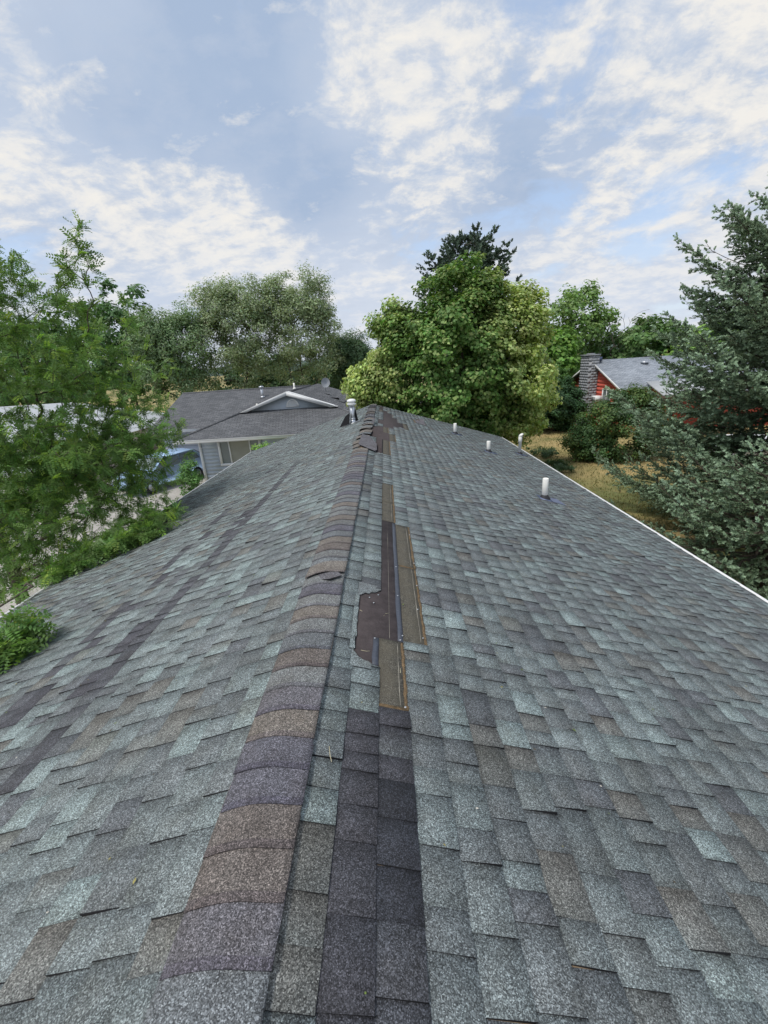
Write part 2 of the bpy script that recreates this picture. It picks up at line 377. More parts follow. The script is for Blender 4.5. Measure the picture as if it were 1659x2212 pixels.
# torn patch: felt, exposed strips, sealant strips, nails ---------
def sheet(name, w0, w1, y0, y1, h, mat, t=.003, parent=roof, jit=0., n=1):
    b = MB()
    ys = np.linspace(y0, y1, n+1); E = []
    up = [P3(w0+R0.normal(0, jit), y, h) for y in ys]; dn = [P3(w1+R0.normal(0, jit), y, h) for y in ys]
    lo_u = [p-np.array([0, 0, t]) for p in up]; lo_d = [p-np.array([0, 0, t]) for p in dn]
    V = up+dn+lo_u+lo_d; m = n+1; F = []
    for i in range(n):
        F.append((i, m+i, m+i+1, i+1)); F.append((m+i, 3*m+i, 3*m+i+1, m+i+1)); F.append((2*m+i, i, i+1, 2*m+i+1))
    F.append((0, 2*m, 3*m, m)); F.append((n, m+n, 3*m+n, 2*m+n))
    b.add(V, F); return obj(name, b.mesh(name, mat), parent)
sheet('underlayment', .10, .56, 1.6, 4.4, .0022, M_felt)
sheet('underlayment', .10, 1.10, 7.7, Y1-.01, .0022, M_felt)
def strip(w0, w1, y0, y1, rust=True, line=True):
    s = sheet('exposed_strip', w0, w1, y0, y1, .0055, M_tan, n=12, jit=.0012)
    if rust: sheet('rust_stain', w1-.018, w1-.001, y0+.004, y1-.004, .0066, M_rust, .001, s and roof, .0028, 26)
    if line: sheet('chalk_line', w1-.040, w1-.0365, y0+.03, y1-.02, .0064, M_line, .0005, roof, .0008, 10)
strip(.403, .549, 1.637, 2.18); sheet('rust_stain', .405, .548, 1.637, 1.655, .0067, M_rust, .001, roof, .002, 2)
strip(.549, .697, 2.2, 3.235); strip(.549, .697, 3.245, 4.215); sheet('rust_stain', .56, .695, 3.228, 3.25, .0068, M_rust, .001)
strip(.41, .555, 4.255, 4.93); strip(.41, .555, 4.935, 5.765)
sheet('sealant_strip', .514, .546, 2.19, 4.23, .0045, M_tar, n=14, jit=.0015)
sheet('sealant_strip', .366, .4, 1.93, 2.178, .0045, M_tar, n=4, jit=.0015)
sheet('chalk_line', .464, .4655, 2.2, 4.25, .0028, M_line, .0004, n=8, jit=.0005)
strip(.41, .555, 7.82, 9.4, True, False); strip(.556, .70, 9.47, 10.48, True, False); strip(.41, .545, 10.5, 11.45, True, False)
strip(.56, .695, 10.55, 11.5, False, False)
strip(.99, 1.132, 12.04, 13.23, False, False); strip(.85, .985, 13.1, 14.05, False, False); strip(.70, .842, 14.07, 15.08, False, False)
strip(.555, .695, 15.12, 15.74, False, False); strip(.265, .40, 15.1, 15.7, False, False)
sheet('sealant_strip', .388, .408, 7.8, 9.42, .0048, M_edge, n=10, jit=.002)
def torn(pts, colr, h=.0105):
    c = [P3(a, y, h+.002*math.sin(a*90+y*40)) for a, y in pts]; b = MB(); n_ = len(c); lo_ = [p_-np.array([0, 0, .007]) for p_ in c]
    cen_ = sum(c)/n_
    b.add(c+[cen_], [(i, (i+1) % n_, n_) for i in range(n_)], 0, tuple(colr)); b.add(c+lo_, [(i, n_+i, n_+(i+1) % n_, (i+1) % n_) for i in range(n_)], 1, tuple(colr))
    obj('torn_shingle', b.mesh('torn_shingle', [M_sh, M_edge]), roof)
torn([(.25, 2.60), (.262, 2.645), (.285, 2.65), (.30, 2.662), (.325, 2.665), (.34, 2.69), (.37, 2.70), (.39, 2.725), (.409, 2.742), (.409, 2.80), (.25, 2.80)], PC[3])
torn([(.25, 1.88), (.362, 1.88), (.362, 1.925), (.345, 1.938), (.32, 1.943), (.305, 1.958), (.285, 1.965), (.27, 1.985), (.258, 2.01), (.25, 2.03)], PC[2])
torn([(.236, 2.02), (.268, 2.03), (.262, 2.10), (.270, 2.16), (.259, 2.22), (.266, 2.30), (.257, 2.38), (.265, 2.44), (.258, 2.52), (.264, 2.60), (.236, 2.64)], PC[1]*.95, .012)
torn([(.262, 7.70), (.30, 7.74), (.34, 7.80), (.38, 7.78), (.407, 7.86), (.407, 7.70)], PC[2])
torn([(.407, 15.6), (.45, 15.72), (.50, 15.66), (.555, 15.8), (.555, 15.95), (.407, 15.95)], PC[1])
torn([(.84, 11.9), (.99, 11.9), (.99, 12.10), (.95, 12.04), (.90, 12.16), (.86, 12.06), (.84, 12.12)], PC[3])
def nail(w_, y, h):
    b = MB(); b.lathe([(.0055, 0), (.0062, .002), (.004, .0035), (.001, .004)], P3(w_, y, h), 8); obj('nail', b.mesh('nail', M_galv), roof)
for w_, y in [(.53, 2.2), (.545, 2.25), (.376, 2.165), (.53, 2.73), (.53, 3.2), (.675, 2.27), (.685, 2.95), (.69, 3.35), (.687, 4.0), (.535, 1.66), (.33, 2.62), (.39, 2.68), (.36, 2.56), (.665, 2.6)]:
    nail(w_, y, .006)
def chip(w_, y, pts, mat, h=.004):
    b = MB(); b.tube([P3(w_+p_, y+q_, h) for p_, q_ in pts], .0014, 4); obj('straw', b.mesh('straw', mat), roof)
M_straw = material('straw', (.6, .55, .38), .8)
chip(.43, 2.43, [(0, 0), (.01, .03), (.03, .045)], M_straw); chip(.30, 2.03, [(0, 0), (.03, 0), (.05, .008)], M_straw); chip(.27, 2.44, [(0, 0), (.02, -.01)], M_straw)
chip(.205, 1.28, [(0, .07), (.008, .03), (.018, 0)], M_straw, .016); chip(.52, 1.9, [(0, 0), (.0, .04)], M_straw, .008)

# grit and fallen leaflets lying on the shingles
b = MB()
for q in range(150):
    sg = 1 if R0.random() < .5 else -1; y = .5+9*R0.random()**1.6; a = sg*R0.uniform(.3, 3.6); s_ = R0.uniform(.002, .006); c0 = P3(a, y, .0165); an = R0.random()*6.28
    d1 = np.array([math.cos(an), math.sin(an), -SL*sg*math.cos(an)])*s_*R0.uniform(1, 2.6); d2 = np.array([-math.sin(an), math.cos(an), SL*sg*math.sin(an)])*s_
    b.add([c0-d1, c0+d2, c0+d1, c0-d2, c0+np.array([0, 0, s_*.6])], [(0, 1, 4), (1, 2, 4), (2, 3, 4), (3, 0, 4)], 0, [(.55, .52, .46), (.10, .08, .05), (.30, .27, .10), (.16, .22, .06)][R0.integers(4)])
obj('grit', b.mesh('grit', material('grit', attr=True, rough=.9, var=.1)), roof, kind='stuff')

# ridge caps -------------------------------------------------------
CAPC = [lin(99, 98, 106), lin(108, 101, 97), lin(116, 118, 118), lin(109, 113, 116), lin(104, 102, 107), lin(115, 109, 103)]
def ridge_cap(y, L, colr, h0=.012, h1=.018, shift=0., dark=.0, rot=0., n=12, skew=0.):
    """bent shingle over the ridge; butt (near end at y) lifted to h1, far end at h0"""
    ws = np.linspace(-.152, .146, n+1); V = []
    for yy, hh in ((y, h1), (y+.028, h1-.0015), (y+L, h0)):
        for i, a in enumerate(ws):
            zt = ZR-SL*(math.sqrt(a*a+.075**2)-.075*.62)+hh
            e = (abs(a)/.15)**3
            V.append(np.array([a+shift+skew*(yy-y), yy+rot*a, zt-(.008*e if a < 0 else -.010*e)]))
    m = n+1; top = [v.copy() for v in V]; bot = [v-np.array([0, 0, .0045]) for v in V]
    F = []; M = []; C = []
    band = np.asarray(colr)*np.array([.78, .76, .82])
    for r in range(2):
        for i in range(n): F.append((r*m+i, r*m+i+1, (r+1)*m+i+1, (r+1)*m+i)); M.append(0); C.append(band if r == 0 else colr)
    o = 3*m
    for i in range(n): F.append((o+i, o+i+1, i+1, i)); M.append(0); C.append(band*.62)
    for r in range(2):
        F.append((r*m+n, o+r*m+n, o+(r+1)*m+n, (r+1)*m+n)); M.append(1); C.append(colr)
        F.append((r*m, (r+1)*m, o+(r+1)*m, o+r*m)); M.append(1); C.append(colr)
        for i in range(n): F.append((o+r*m+i, o+(r+1)*m+i, o+(r+1)*m+i+1, o+r*m+i+1)); M.append(1); C.append(colr)
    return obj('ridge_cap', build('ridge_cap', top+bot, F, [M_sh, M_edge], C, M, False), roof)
y = Y0; i = 0; last = 2
while y < 7.72:
    seq = [3, 4, 1, 1, 0, 0, 5, 4, 2, 1, 3, 2, 5, 2, 0, 2, 5, 3, 2, 1, 5, 3, 0, 2, 5]
    ci = seq[i-24] if 24 <= i < 24+len(seq) else R0.choice(6, p=[.12, .2, .22, .2, .1, .16]); c = np.array(CAPC[ci])*R0.uniform(.93, 1.07)
    lifted = abs(y-2.79) < .075
    ridge_cap(y, .26, c, .0105, .034 if lifted else .0170+R0.random()*.0012, R0.normal(0, .002), rot=.12 if lifted else R0.normal(0, .02))
    y += .1455; i += 1
for y_, h0, h1, sh, rt_ in [(8.0, .012, .016, -.02, 0), (8.35, .014, .02, -.05, -.15), (9.0, .016, .03, -.02, .08), (9.4, .014, .045, .0, .05), (9.8, .014, .022, .01, -.05), (10.2, .014, .05, -.03, .12), (10.6, .014, .02, .0, .0), (11.0, .014, .04, .02, .1), (11.4, .014, .018, -.01, -.08), (11.8, .014, .045, .01, .06), (12.2, .013, .02, 0, 0)]:
    ridge_cap(y_, .42, np.array(CAPC[R0.choice([3, 5, 2])])*.9, h0, h1, sh, rot=rt_)
y = 12.6
while y < Y1-.15:
    ridge_cap(y, .26, np.array(CAPC[R0.choice(6)])*R0.uniform(.85, 1.), .012, .019 if R0.random() < .7 else .035, R0.normal(0, .006)); y += .16
def flap(name, corners, mat, t=.005, under=None):
    c = [np.array(p_, float) for p_ in corners]; n_ = np.cross(c[1]-c[0], c[2]-c[0]); n_ /= np.linalg.norm(n_); n_ *= (1 if n_[2] >= 0 else -1)
    b = MB(); k_ = len(c); up = [p_+n_*t for p_ in c]
    b.add(c+up, [tuple(range(k_))]+[(q, (q+1) % k_, k_+(q+1) % k_, k_+q) for q in range(k_)], 1, tuple(CAPC[1])); b.add(up, [tuple(range(k_))], 0, tuple(np.array(CAPC[4])*.85))
    return obj(name, b.mesh(name, [M_sh, mat]), roof)
flap('ridge_cap', [P3(-.05, 8.02, .06), P3(.26, 7.72, .035), P3(.30, 7.86, .04), P3(.285, 8.45, .05), P3(.12, 9.1, .06), P3(-.04, 9.25, .06)], M_edge)
flap('ridge_cap', [P3(.09, 7.95, .01), P3(.285, 7.74, .012), P3(.29, 8.2, .012), P3(.12, 8.3, .012)], M_edge)
flap('ridge_cap', [P3(.10, 11.25, .05), P3(.16, 11.95, .12), P3(.20, 11.9, .12), P3(.16, 11.2, .03)], M_edge)
# broken triangular flap on the near ridge
flap('ridge_cap', [P3(-.145, 2.80, .012), P3(.045, 2.70, .034), P3(.128, 2.775, .045), P3(.04, 2.93, .022), P3(-.10, 2.92, .018)], M_edge, .004)
# curled-up shingles on the far right slope
flap('shingle', [P3(1.46, 14.9, .02), P3(1.76, 14.55, .10), P3(1.80, 14.05, .02), P3(1.50, 14.35, .01)], M_edge)
flap('shingle', [P3(1.62, 15.6, .02), P3(1.78, 15.4, .09), P3(1.80, 14.6, .10), P3(1.72, 14.9, .02)], M_edge)
# lifted shingles round the flue
def flap2(corners):
    c = [np.array(p_, float) for p_ in corners]; b = MB(); k_ = len(c); off = np.array([.003, .008, 0])
    b.add(c, [tuple(range(k_))], 1); b.add([p_+off for p_ in c], [tuple(range(k_))], 0, tuple(PC[2]*.8)); obj('shingle', b.mesh('shingle', [M_sh, M_edge]), roof)
flap2([(-.90, 12.72, 4.06), (-.60, 12.65, 4.14), (-.57, 12.75, 4.46), (-.72, 12.85, 4.36)])
flap2([(-.46, 12.9, 4.16), (-.335, 12.8, 4.2), (-.40, 12.85, 4.54), (-.46, 12.9, 4.5)])

# vent pipes -------------------------------------------------------
def boot(w_, y, r, parent, mat2=M_flash):
    z = ZR-SL*abs(w_); sg = 1 if w_ > 0 else -1
    b = MB(); b.lathe([(r*2.0, -.05), (r*1.9, .012), (r*1.35, .05), (r*1.12, .075), (r*1.02, .078)], (w_, y, z), 18); obj('boot', b.mesh('boot', M_rubber, True), parent)
    b = MB(); q = [P3(w_-sg*.12, y-.14, .0135), P3(w_+sg*.22, y-.17, .016), P3(w_+sg*.235, y+.15, .016), P3(w_-sg*.12, y+.14, .0135)]
    b.prism(q[::sg], (0, 0, -.003)); obj('flashing', b.mesh('flashing', mat2), parent)
for w_, y, top, lab in [(2.749, 14.09, 3.78, 'short white pipe far up the right slope'), (3.312, 11.753, 3.56, 'white pipe at mid slope'), (3.319, 7.384, 3.64, 'nearest and tallest-looking white pipe with a bent blue flashing')]:
    b = MB(); r = .052; z0 = ZR-SL*w_
    b.lathe([(r, -.1), (r, top-z0-.003), (r-.002, top-z0), (r-.008, top-z0), (r-.008, top-z0-.12)], (w_, y, z0), 20)
    vp = obj('vent_pipe', b.mesh('vent_pipe', M_pvc), house, lab); boot(w_, y, r, vp)
    if y < 8:
        b = MB(); b.add([P3(w_+.10, y-.17, .018), P3(w_+.34, y-.20, .014), P3(w_+.24, y+.04, .045), P3(w_+.08, y+.03, .03)], [(0, 1, 2, 3)]); obj('flashing', b.mesh('flashing', M_flash), vp)
w_, y = 4.589, 13.03; z0 = ZR-SL*w_
b = MB(); b.lathe([(.046, -.1), (.046, .38), (.056, .385), (.056, .54), (.05, .545), (.05, .56)], (w_, y, z0), 18)
th = np.linspace(0, math.pi*.62, 9)
b.tube([(w_+.055*(1-math.cos(t))*.75, y-.055*(1-math.cos(t))*.6, z0+.54+.055*math.sin(t)) for t in th], .055, 16)
vp = obj('vent_pipe', b.mesh('vent_pipe', M_pvc), house, 'white pipe with an elbow cap by the right eave'); boot(w_, y, .046, vp)
b = MB(); e = (w_+.055*(1-math.cos(th[-1]))*.75, y-.055*(1-math.cos(th[-1]))*.6, z0+.54+.055*math.sin(th[-1])); b.tube([np.array(e)+np.array([.001, -.001, -.0005])*1.5, np.array(e)+np.array([.003, -.003, -.004])], .045, 14); obj('pipe_opening', b.mesh('pipe_opening', M_dark), vp)
fx, fy = -.50, 12.86; fz = ZR-SL*.5
b = MB(); b.lathe([(.075, -.05), (.075, .50)], (fx, fy, fz+.02), 18)
fl = obj('flue_pipe', b.mesh('flue_pipe', M_galv, False), house, 'galvanised metal flue with a round rain cap')
b = MB(); b.lathe([(.095, .0), (.098, .03), (.08, .035)], (fx, fy, fz+.12), 18); obj('storm_collar', b.mesh('storm_collar', M_galv), fl)
b = MB(); b.lathe([(.14, -.02), (.10, .06), (.08, .14)], (fx, fy, fz), 18); b.prism([P3(-.68, 12.66, .02), P3(-.28, 12.66, .02), P3(-.28, 13.0, .02), P3(-.68, 13.0, .02)], (0, 0, .003)); obj('flashing', b.mesh('flashing', M_galv), fl)
b = MB(); b.lathe([(.09, .36), (.135, .40), (.137, .425), (.10, .43), (.10, .47), (.135, .475), (.135, .50), (.11, .535), (.05, .555), (.005, .56)], (fx, fy, fz+.15), 20); obj('rain_cap', b.mesh('rain_cap', M_white, False), fl)

# ------------------------------------------------------------------ neighbour houses
def boards(parent, p0, p1, z0, z1, step, normal, mat, name='siding_board', top=None):
    """horizontal lap boards on the wall p0->p1; top(t) optional height limit as function of parameter 0..1 (gable)"""
    p0, p1, nn = np.array([*p0, 0.]), np.array([*p1, 0.]), np.array([*normal, 0.])
    z = z0
    while z < z1-.02:
        zt = min(z+step, z1); a, c2 = 0., 1.
        if top is not None:
            ts = np.linspace(0, 1, 201); ok = ts[np.array([top(t) for t in ts]) > z+.5*(zt-z)]
            if len(ok) < 3: break
            a, c2 = ok[0], ok[-1]
        A, B = p0+(p1-p0)*a, p0+(p1-p0)*c2; zz_ = lambda q: np.array([0, 0, q])
        b = MB(); V = [A+zz_(z)+nn*.011, B+zz_(z)+nn*.011, B+zz_(zt)+nn*.006, A+zz_(zt)+nn*.006, A+zz_(z), B+zz_(z), B+zz_(zt), A+zz_(zt)]
        b.add(V, [(0, 1, 2, 3), (0, 4, 5, 1), (3, 2, 6, 7), (0, 3, 7, 4), (1, 5, 6, 2)]); obj(name, b.mesh(name, mat), parent)
        z = zt
hn = root('hip_roof_house', (-5, 26, 0), 'grey neighbouring house with dark hip roof and a small white-trimmed gable', 'house')
# wing roof: hip front with dutch gable; main roof behind
ZE, RZ = 2.70, 4.60
b = MB()
A = [(-10.4, 21.5, ZE), (.5, 21.5, ZE), (-2.38, 24.45, 3.70), (-7.52, 24.45, 3.70)]
b.add(A, [(0, 1, 2, 3)])
sl = (RZ-ZE)/(10.9/2)
wr = [(-10.4, 21.5, ZE), (-7.52, 24.45, 3.70), (-4.95, 24.2, RZ), (-4.95, 33, RZ), (-10.4, 33, ZE)]
b.add(wr, [(0, 1, 2, 3, 4)])
b.add([(.5, 21.5, ZE), (.5, 36, ZE), (-4.95, 36, RZ), (-4.95, 24.2, RZ), (-2.38, 24.45, 3.70)], [(0, 1, 2, 3, 4)])
wing = obj('roof', b.mesh('roof', M_roofG), hn)
b = MB(); b.add([(-14.4, 26.4, ZE), (-4.95, 26.4, ZE), (-4.95, 32.2, RZ+.01), (-14.4, 32.2, RZ+.01), (-14.4, 38, ZE), (-4.95, 38, ZE)], [(0, 1, 2, 3), (3, 2, 5, 4)])
b.add([(-14.4, 26.4, ZE-.1), (-14.4, 32.2, RZ-.09), (-14.4, 38, ZE-.1), (-14.4, 38, ZE), (-14.4, 32.2, RZ+.01), (-14.4, 26.4, ZE)], [(0, 1, 4, 5), (1, 2, 3, 4)])
main = obj('roof', b.mesh('roof', M_roofG), hn)
b = MB()   # hip and ridge caps
for p_, q_ in [((-10.4, 21.5, ZE), (-7.52, 24.45, 3.70)), ((-4.95, 24.2, RZ), (-4.95, 32.2, RZ)), ((-14.4, 32.2, RZ), (-4.95, 32.2, RZ)), ((.5, 21.5, ZE), (-2.38, 24.45, 3.70))]:
    m_ = MB(); m_.tube([p_, q_], .075, 8); obj('ridge_cap', m_.mesh('ridge_cap', M_roofG), wing)
# dutch gable
b = MB(); b.prism([(-7.3, 24.5, 3.66), (-2.6, 24.5, 3.66), (-4.95, 24.5, 4.52)], (0, .1, 0)); gb = obj('gable_wall', b.mesh('gable_wall', M_siding), hn)
for s_ in (-1, 1):
    b = MB(); b.prism([(-4.95, 24.1, 4.66), (-4.95+s_*2.75, 24.1, 3.68), (-4.95+s_*2.35, 24.1, 3.68), (-4.95, 24.1, 4.44)][::s_], (0, .06, 0)); obj('gable_trim', b.mesh('gable_trim', M_white), gb)
    b = MB(); b.add([(-4.95, 24.1, 4.67), (-4.95+s_*2.75, 24.1, 3.69), (-4.95+s_*2.75, 24.6, 3.69), (-4.95, 24.6, 4.67)], [(0, 1, 2, 3)]); obj('roof_edge', b.mesh('roof_edge', M_white), gb)
b = MB(); n_ = 13; arc = [(-4.75+.36*math.cos(math.pi*t/(n_-1)), 24.46, 3.86+.36*math.sin(math.pi*t/(n_-1))) for t in range(n_)]
arci = [(-4.75+.27*math.cos(math.pi*t/(n_-1)), 24.46, 3.90+.27*math.sin(math.pi*t/(n_-1))) for t in range(n_)]
b.add(arc+arci, [(i, i+1, n_+i+1, n_+i) for i in range(n_-1)]); b.box((-5.11, 24.44, 3.80), (-4.39, 24.47, 3.88)); vt = obj('gable_vent', b.mesh('gable_vent', M_white), gb)
for q in range(4):
    z = 3.90+.06*q; hw = math.sqrt(max(.01, .27**2-(z-3.9)**2)); b = MB(); b.add([(-4.75-hw, 24.46, z), (-4.75+hw, 24.46, z), (-4.75+hw, 24.49, z+.05), (-4.75-hw, 24.49, z+.05)], [(0, 1, 2, 3)]); obj('louvre', b.mesh('louvre', M_white), vt)
# walls
b = MB(); b.box((-9.4, 22.15, 0), (0, 22.3, ZE-.05)); b.box((-9.4, 22.3, 0), (-9.25, 27.3, ZE-.05)); b.box((-14.0, 27.3, 0), (-9.4, 27.45, ZE+.1)); b.box((-14.0, 27.45, 0), (-13.85, 37.5, ZE-.05)); obj('wall', b.mesh('wall', M_siding), hn)
boards(hn, (-9.4, 22.15), (-8.45, 22.15), .1, 2.5, .2, (0, -1), M_siding); boards(hn, (-6.15, 22.15), (0, 22.15), .1, 2.5, .2, (0, -1), M_siding); boards(hn, (-8.45, 22.15), (-6.15, 22.15), .1, 1.15, .2, (0, -1), M_siding)
boards(hn, (-14.0, 27.3), (-13.3, 27.3), .1, 2.5, .2, (0, -1), M_siding)
b = MB(); b.box((-9.46, 22.08, 0), (-9.34, 22.2, ZE-.1)); obj('corner_trim', b.mesh('corner_trim', M_white), hn)
for a_, c_ in [((-10.42, 21.40, ZE-.17), (.52, 21.5, ZE-.005)), ((-14.4, 26.3, ZE-.17), (-10.3, 26.4, ZE-.005))]:
    b = MB(); x0, y0, z0 = a_; x1, y1, z1 = c_
    b.prism([(x0, y1, z0), (x0, y0+.03, z0), (x0, y0, z0+.06), (x0, y0, z1-.015), (x0, y0-.015, z1-.012), (x0, y0-.015, z1), (x0, y0+.015, z1), (x0, y0+.015, z0+.07), (x0, y1, z0+.05)], (x1-x0, 0, 0)); obj('gutter', b.mesh('gutter', M_white), hn)
b = MB(); b.box((-10.2, 21.51, ZE-.19), (.3, 22.15, ZE-.16)); b.box((-14.3, 26.41, ZE-.19), (-9.4, 27.3, ZE-.16)); obj('soffit', b.mesh('soffit', M_white), hn)
# window
wn = root('w', (0, 0, 0), 'x', 'x'); bpy.data.objects.remove(wn)
b = MB()
for a_, c_ in [((-8.45, 22.06, 2.46), (-6.15, 22.14, 2.56)), ((-8.45, 22.06, 1.16), (-6.15, 22.14, 1.28)), ((-8.45, 22.06, 1.28), (-8.33, 22.14, 2.46)), ((-6.27, 22.06, 1.28), (-6.15, 22.14, 2.46)), ((-7.88, 22.08, 1.28), (-7.82, 22.14, 2.46)), ((-6.78, 22.08, 1.28), (-6.72, 22.14, 2.46))]: b.box(a_, c_)
win = obj('window', b.mesh('window', M_white), hn)
for x0, x1 in [(-8.33, -7.88), (-7.82, -6.78), (-6.72, -6.27)]:
    b = MB(); b.add([(x0, 22.13, 1.28), (x1, 22.13, 1.28), (x1, 22.13, 2.46), (x0, 22.13, 2.46)], [(0, 1, 2, 3)]); obj('pane', b.mesh('pane', M_curtain if x1-x0 > 1 else M_glass), win)
# garage header and door
b = MB(); b.box((-13.4, 27.22, 2.05), (-9.9, 27.29, 2.2)); b.box((-13.4, 27.22, 0), (-13.28, 27.29, 2.05)); b.box((-10.02, 27.22, 0), (-9.9, 27.29, 2.05)); gd = obj('door_trim', b.mesh('door_trim', M_white), hn)
for q in range(4):
    b = MB(); b.box((-13.28, 27.25, .02+.505*q), (-10.02, 27.295, .505*q+.51)); obj('door_panel', b.mesh('door_panel', material('garage_door', lin(176, 186, 200), .55, var=.04) if q == 0 else bpy.data.materials['garage_door']), gd)
# roof furniture of the neighbour
def mini(x, y, zb, zt, r, mat, lab, cap=False):
    b = MB(); b.lathe([(r, -.2), (r, zt-zb)], (x, y, zb), 10)
    if cap: b.lathe([(r*1.2, zt-zb-.02), (r*1.9, zt-zb+.02), (r*1.9, zt-zb+.09), (r*1.2, zt-zb+.12), (.01, zt-zb+.14)], (x, y, zb), 12)
    b.lathe([(r*2.2, -.02), (r*1.3, .08)], (x, y, zb), 10); obj('vent_pipe', b.mesh('vent_pipe', mat), wing, lab)
mini(-8.1, 30.6, 4.08, 4.72, .09, M_galv, 'metal flue with round cap', True)
mini(-6.05, 31.8, 4.47, 4.88, .06, M_pvc, 'white pipe by the ridge'); mini(-7.6, 27.3, 3.02, 3.9, .06, M_pvc, 'white pipe behind the small gable')
# torn shingles on its right slope
for (x, y, dx, dy, h) in [(-3.0, 28.2, .5, .3, .14), (-2.6, 27.4, .6, .3, .05), (-2.2, 28.3, .4, .5, .12), (-3.6, 29.5, .4, .3, .06), (-2.0, 26.6, .35, .25, .05)]:
    zf = lambda xx: RZ-(xx+4.95)*sl
    b = MB(); b.add([(x, y, zf(x)+.02), (x+dx, y-.1, zf(x+dx)+h), (x+dx+.05, y+dy, zf(x+dx)+h*.6), (x, y+dy, zf(x)+.02)], [(0, 1, 2, 3)]); b.add([(x, y-.02, zf(x)+.012), (x+dx, y-.12, zf(x+dx)+.012), (x+dx, y+.02, zf(x+dx)+h), (x, y, zf(x)+.02)], [(0, 1, 2, 3)], 1)
    obj('torn_shingle', b.mesh('torn_shingle', [M_roofG, M_edge]), wing)
b = MB(); b.tube([(-3.75, 31.5, 4.2), (-3.75, 31.5, 4.75)], .03, 6); th = np.linspace(0, 2*math.pi, 15)[:-1]
b.add([(-3.7+.30*math.cos(t), 31.35+.12*math.cos(t)+.05*math.sin(t), 4.78+.34*math.sin(t)) for t in th]+[(-3.7, 31.48, 4.76)], [(i, (i+1) % 14, 14) for i in range(14)]); obj('satellite_dish', b.mesh('satellite_dish', material('dish_grey', (.35, .37, .40), .4)), label='grey satellite dish on the far hip of the neighbouring roof', cat='dish')

# beige house far left
bh = root('beige_house', (-22, 26, 0), 'beige house with pale roof and white garage door half hidden by the locust tree', 'house')
b = MB(); b.box((-34, 25, 0), (-16.4, 25.2, 2.6)); b.box((-16.6, 25.2, 0), (-16.4, 36, 2.6)); obj('wall', b.mesh('wall', M_beige), bh)
boards(bh, (-19.6, 25), (-16.4, 25), .1, 2.5, .2, (0, -1), M_beige); boards(bh, (-34, 25), (-23.9, 25), .1, 2.5, .2, (0, -1), M_beige)
b = MB(); b.add([(-34.5, 24.4, 2.6), (-16, 24.4, 2.6), (-21.5, 30.5, 4.55), (-34.5, 30.5, 4.55), (-16, 36.6, 2.6), (-34.5, 36.6, 2.6)], [(0, 1, 2, 3), (3, 2, 4, 5), (1, 4, 2)]); obj('roof', b.mesh('roof', M_roofW), bh)
b = MB(); b.box((-34.5, 24.3, 2.38), (-16, 24.4, 2.59)); obj('fascia', b.mesh('fascia', material('brown_fascia', lin(120, 108, 100), .7)), bh)
b = MB(); b.box((-23.9, 24.93, 2.15), (-19.6, 25, 2.3)); b.box((-23.9, 24.93, 0), (-23.75, 25, 2.15)); b.box((-19.75, 24.93, 0), (-19.6, 25, 2.15)); gd = obj('door_trim', b.mesh('door_trim', M_white), bh)
for q in range(4):
    b = MB(); b.box((-23.75, 24.955, .02+.53*q), (-19.75, 24.995, .53*q+.535)); obj('door_panel', b.mesh('door_panel', M_white), gd)

# red house on the right
rh = root('red_house', (19, 33, 0), 'red clapboard house with pale grey roof and a block chimney on its gable', 'house')
XG, YC, ZA, ZB = 17.0, 35.0, 4.98, 3.05
yb = YC-(ZA-ZB)/.40
b = MB(); b.prism([(XG, yb+.5, 0), (XG, 2*YC-yb-.5, 0), (XG, 2*YC-yb-.5, ZB+.05), (XG, YC, ZA-.12), (XG, yb+.5, ZB+.05)], (.15, 0, 0)); b.box((XG+.15, yb+.5, 0), (34, yb+.65, ZB+.1)); obj('wall', b.mesh('wall', M_red), rh)
def gtop(t): yy = yb+.5+(2*(YC-yb)-1)*t; return ZA-.14-abs(yy-YC)*.40
boards(rh, (XG, yb+.5), (XG, 2*YC-yb-.5), .3, ZA, .28, (-1, 0), M_red, top=gtop)
b = MB()
for s_ in (-1, 1):
    b.prism([(XG-.3, YC, ZA+.1), (XG-.3, YC+s_*(YC-yb), ZB+.1), (XG-.3, YC+s_*(YC-yb), ZB), (XG-.3, YC, ZA)][::s_], (18, 0, 0))
rr = obj('roof', b.mesh('roof', M_roofL), rh)
for s_ in (-1, 1):
    b = MB(); b.prism([(XG-.34, YC, ZA+.085), (XG-.34, YC+s_*(YC-yb+.02), ZB+.085), (XG-.34, YC+s_*(YC-yb+.02), ZB-.08), (XG-.34, YC, ZA-.08)], (.035, 0, 0)); obj('rake_board', b.mesh('rake_board', M_white), rh)
# block chimney, tapered below the shoulder
ch_parts = obj('chimney', MB().box((XG-.80, YC-.72, 0), (XG-.02, YC+.72, 5.35)).mesh('chimney', material('mortar', lin(150, 152, 155), .95)), rr, 'weathered grey concrete block chimney')
for r_ in range(27):
    z0_ = .02+.2*r_; oy = .2 if r_ % 2 else 0.
    spans = np.clip(np.arange(-.72-oy, .72+.41, .4), -.74, .74)
    for q in range(len(spans)-1):
        if spans[q+1]-spans[q] < .05: continue
        b = MB(); b.box((XG-.808, YC+spans[q]+.004, z0_+.004), (XG-.60, YC+spans[q+1]-.004, z0_+.196)); obj('block', b.mesh('block', M_block), rr)
    for x0_, x1_ in ([(XG-.595, XG-.2), (XG-.19, XG-.02)] if r_ % 2 else [(XG-.595, XG-.4), (XG-.39, XG-.02)]):
        b = MB(); b.box((x0_, YC-.728, z0_+.004), (x1_, YC-.60, z0_+.196)); obj('block', b.mesh('block', M_block), rr)
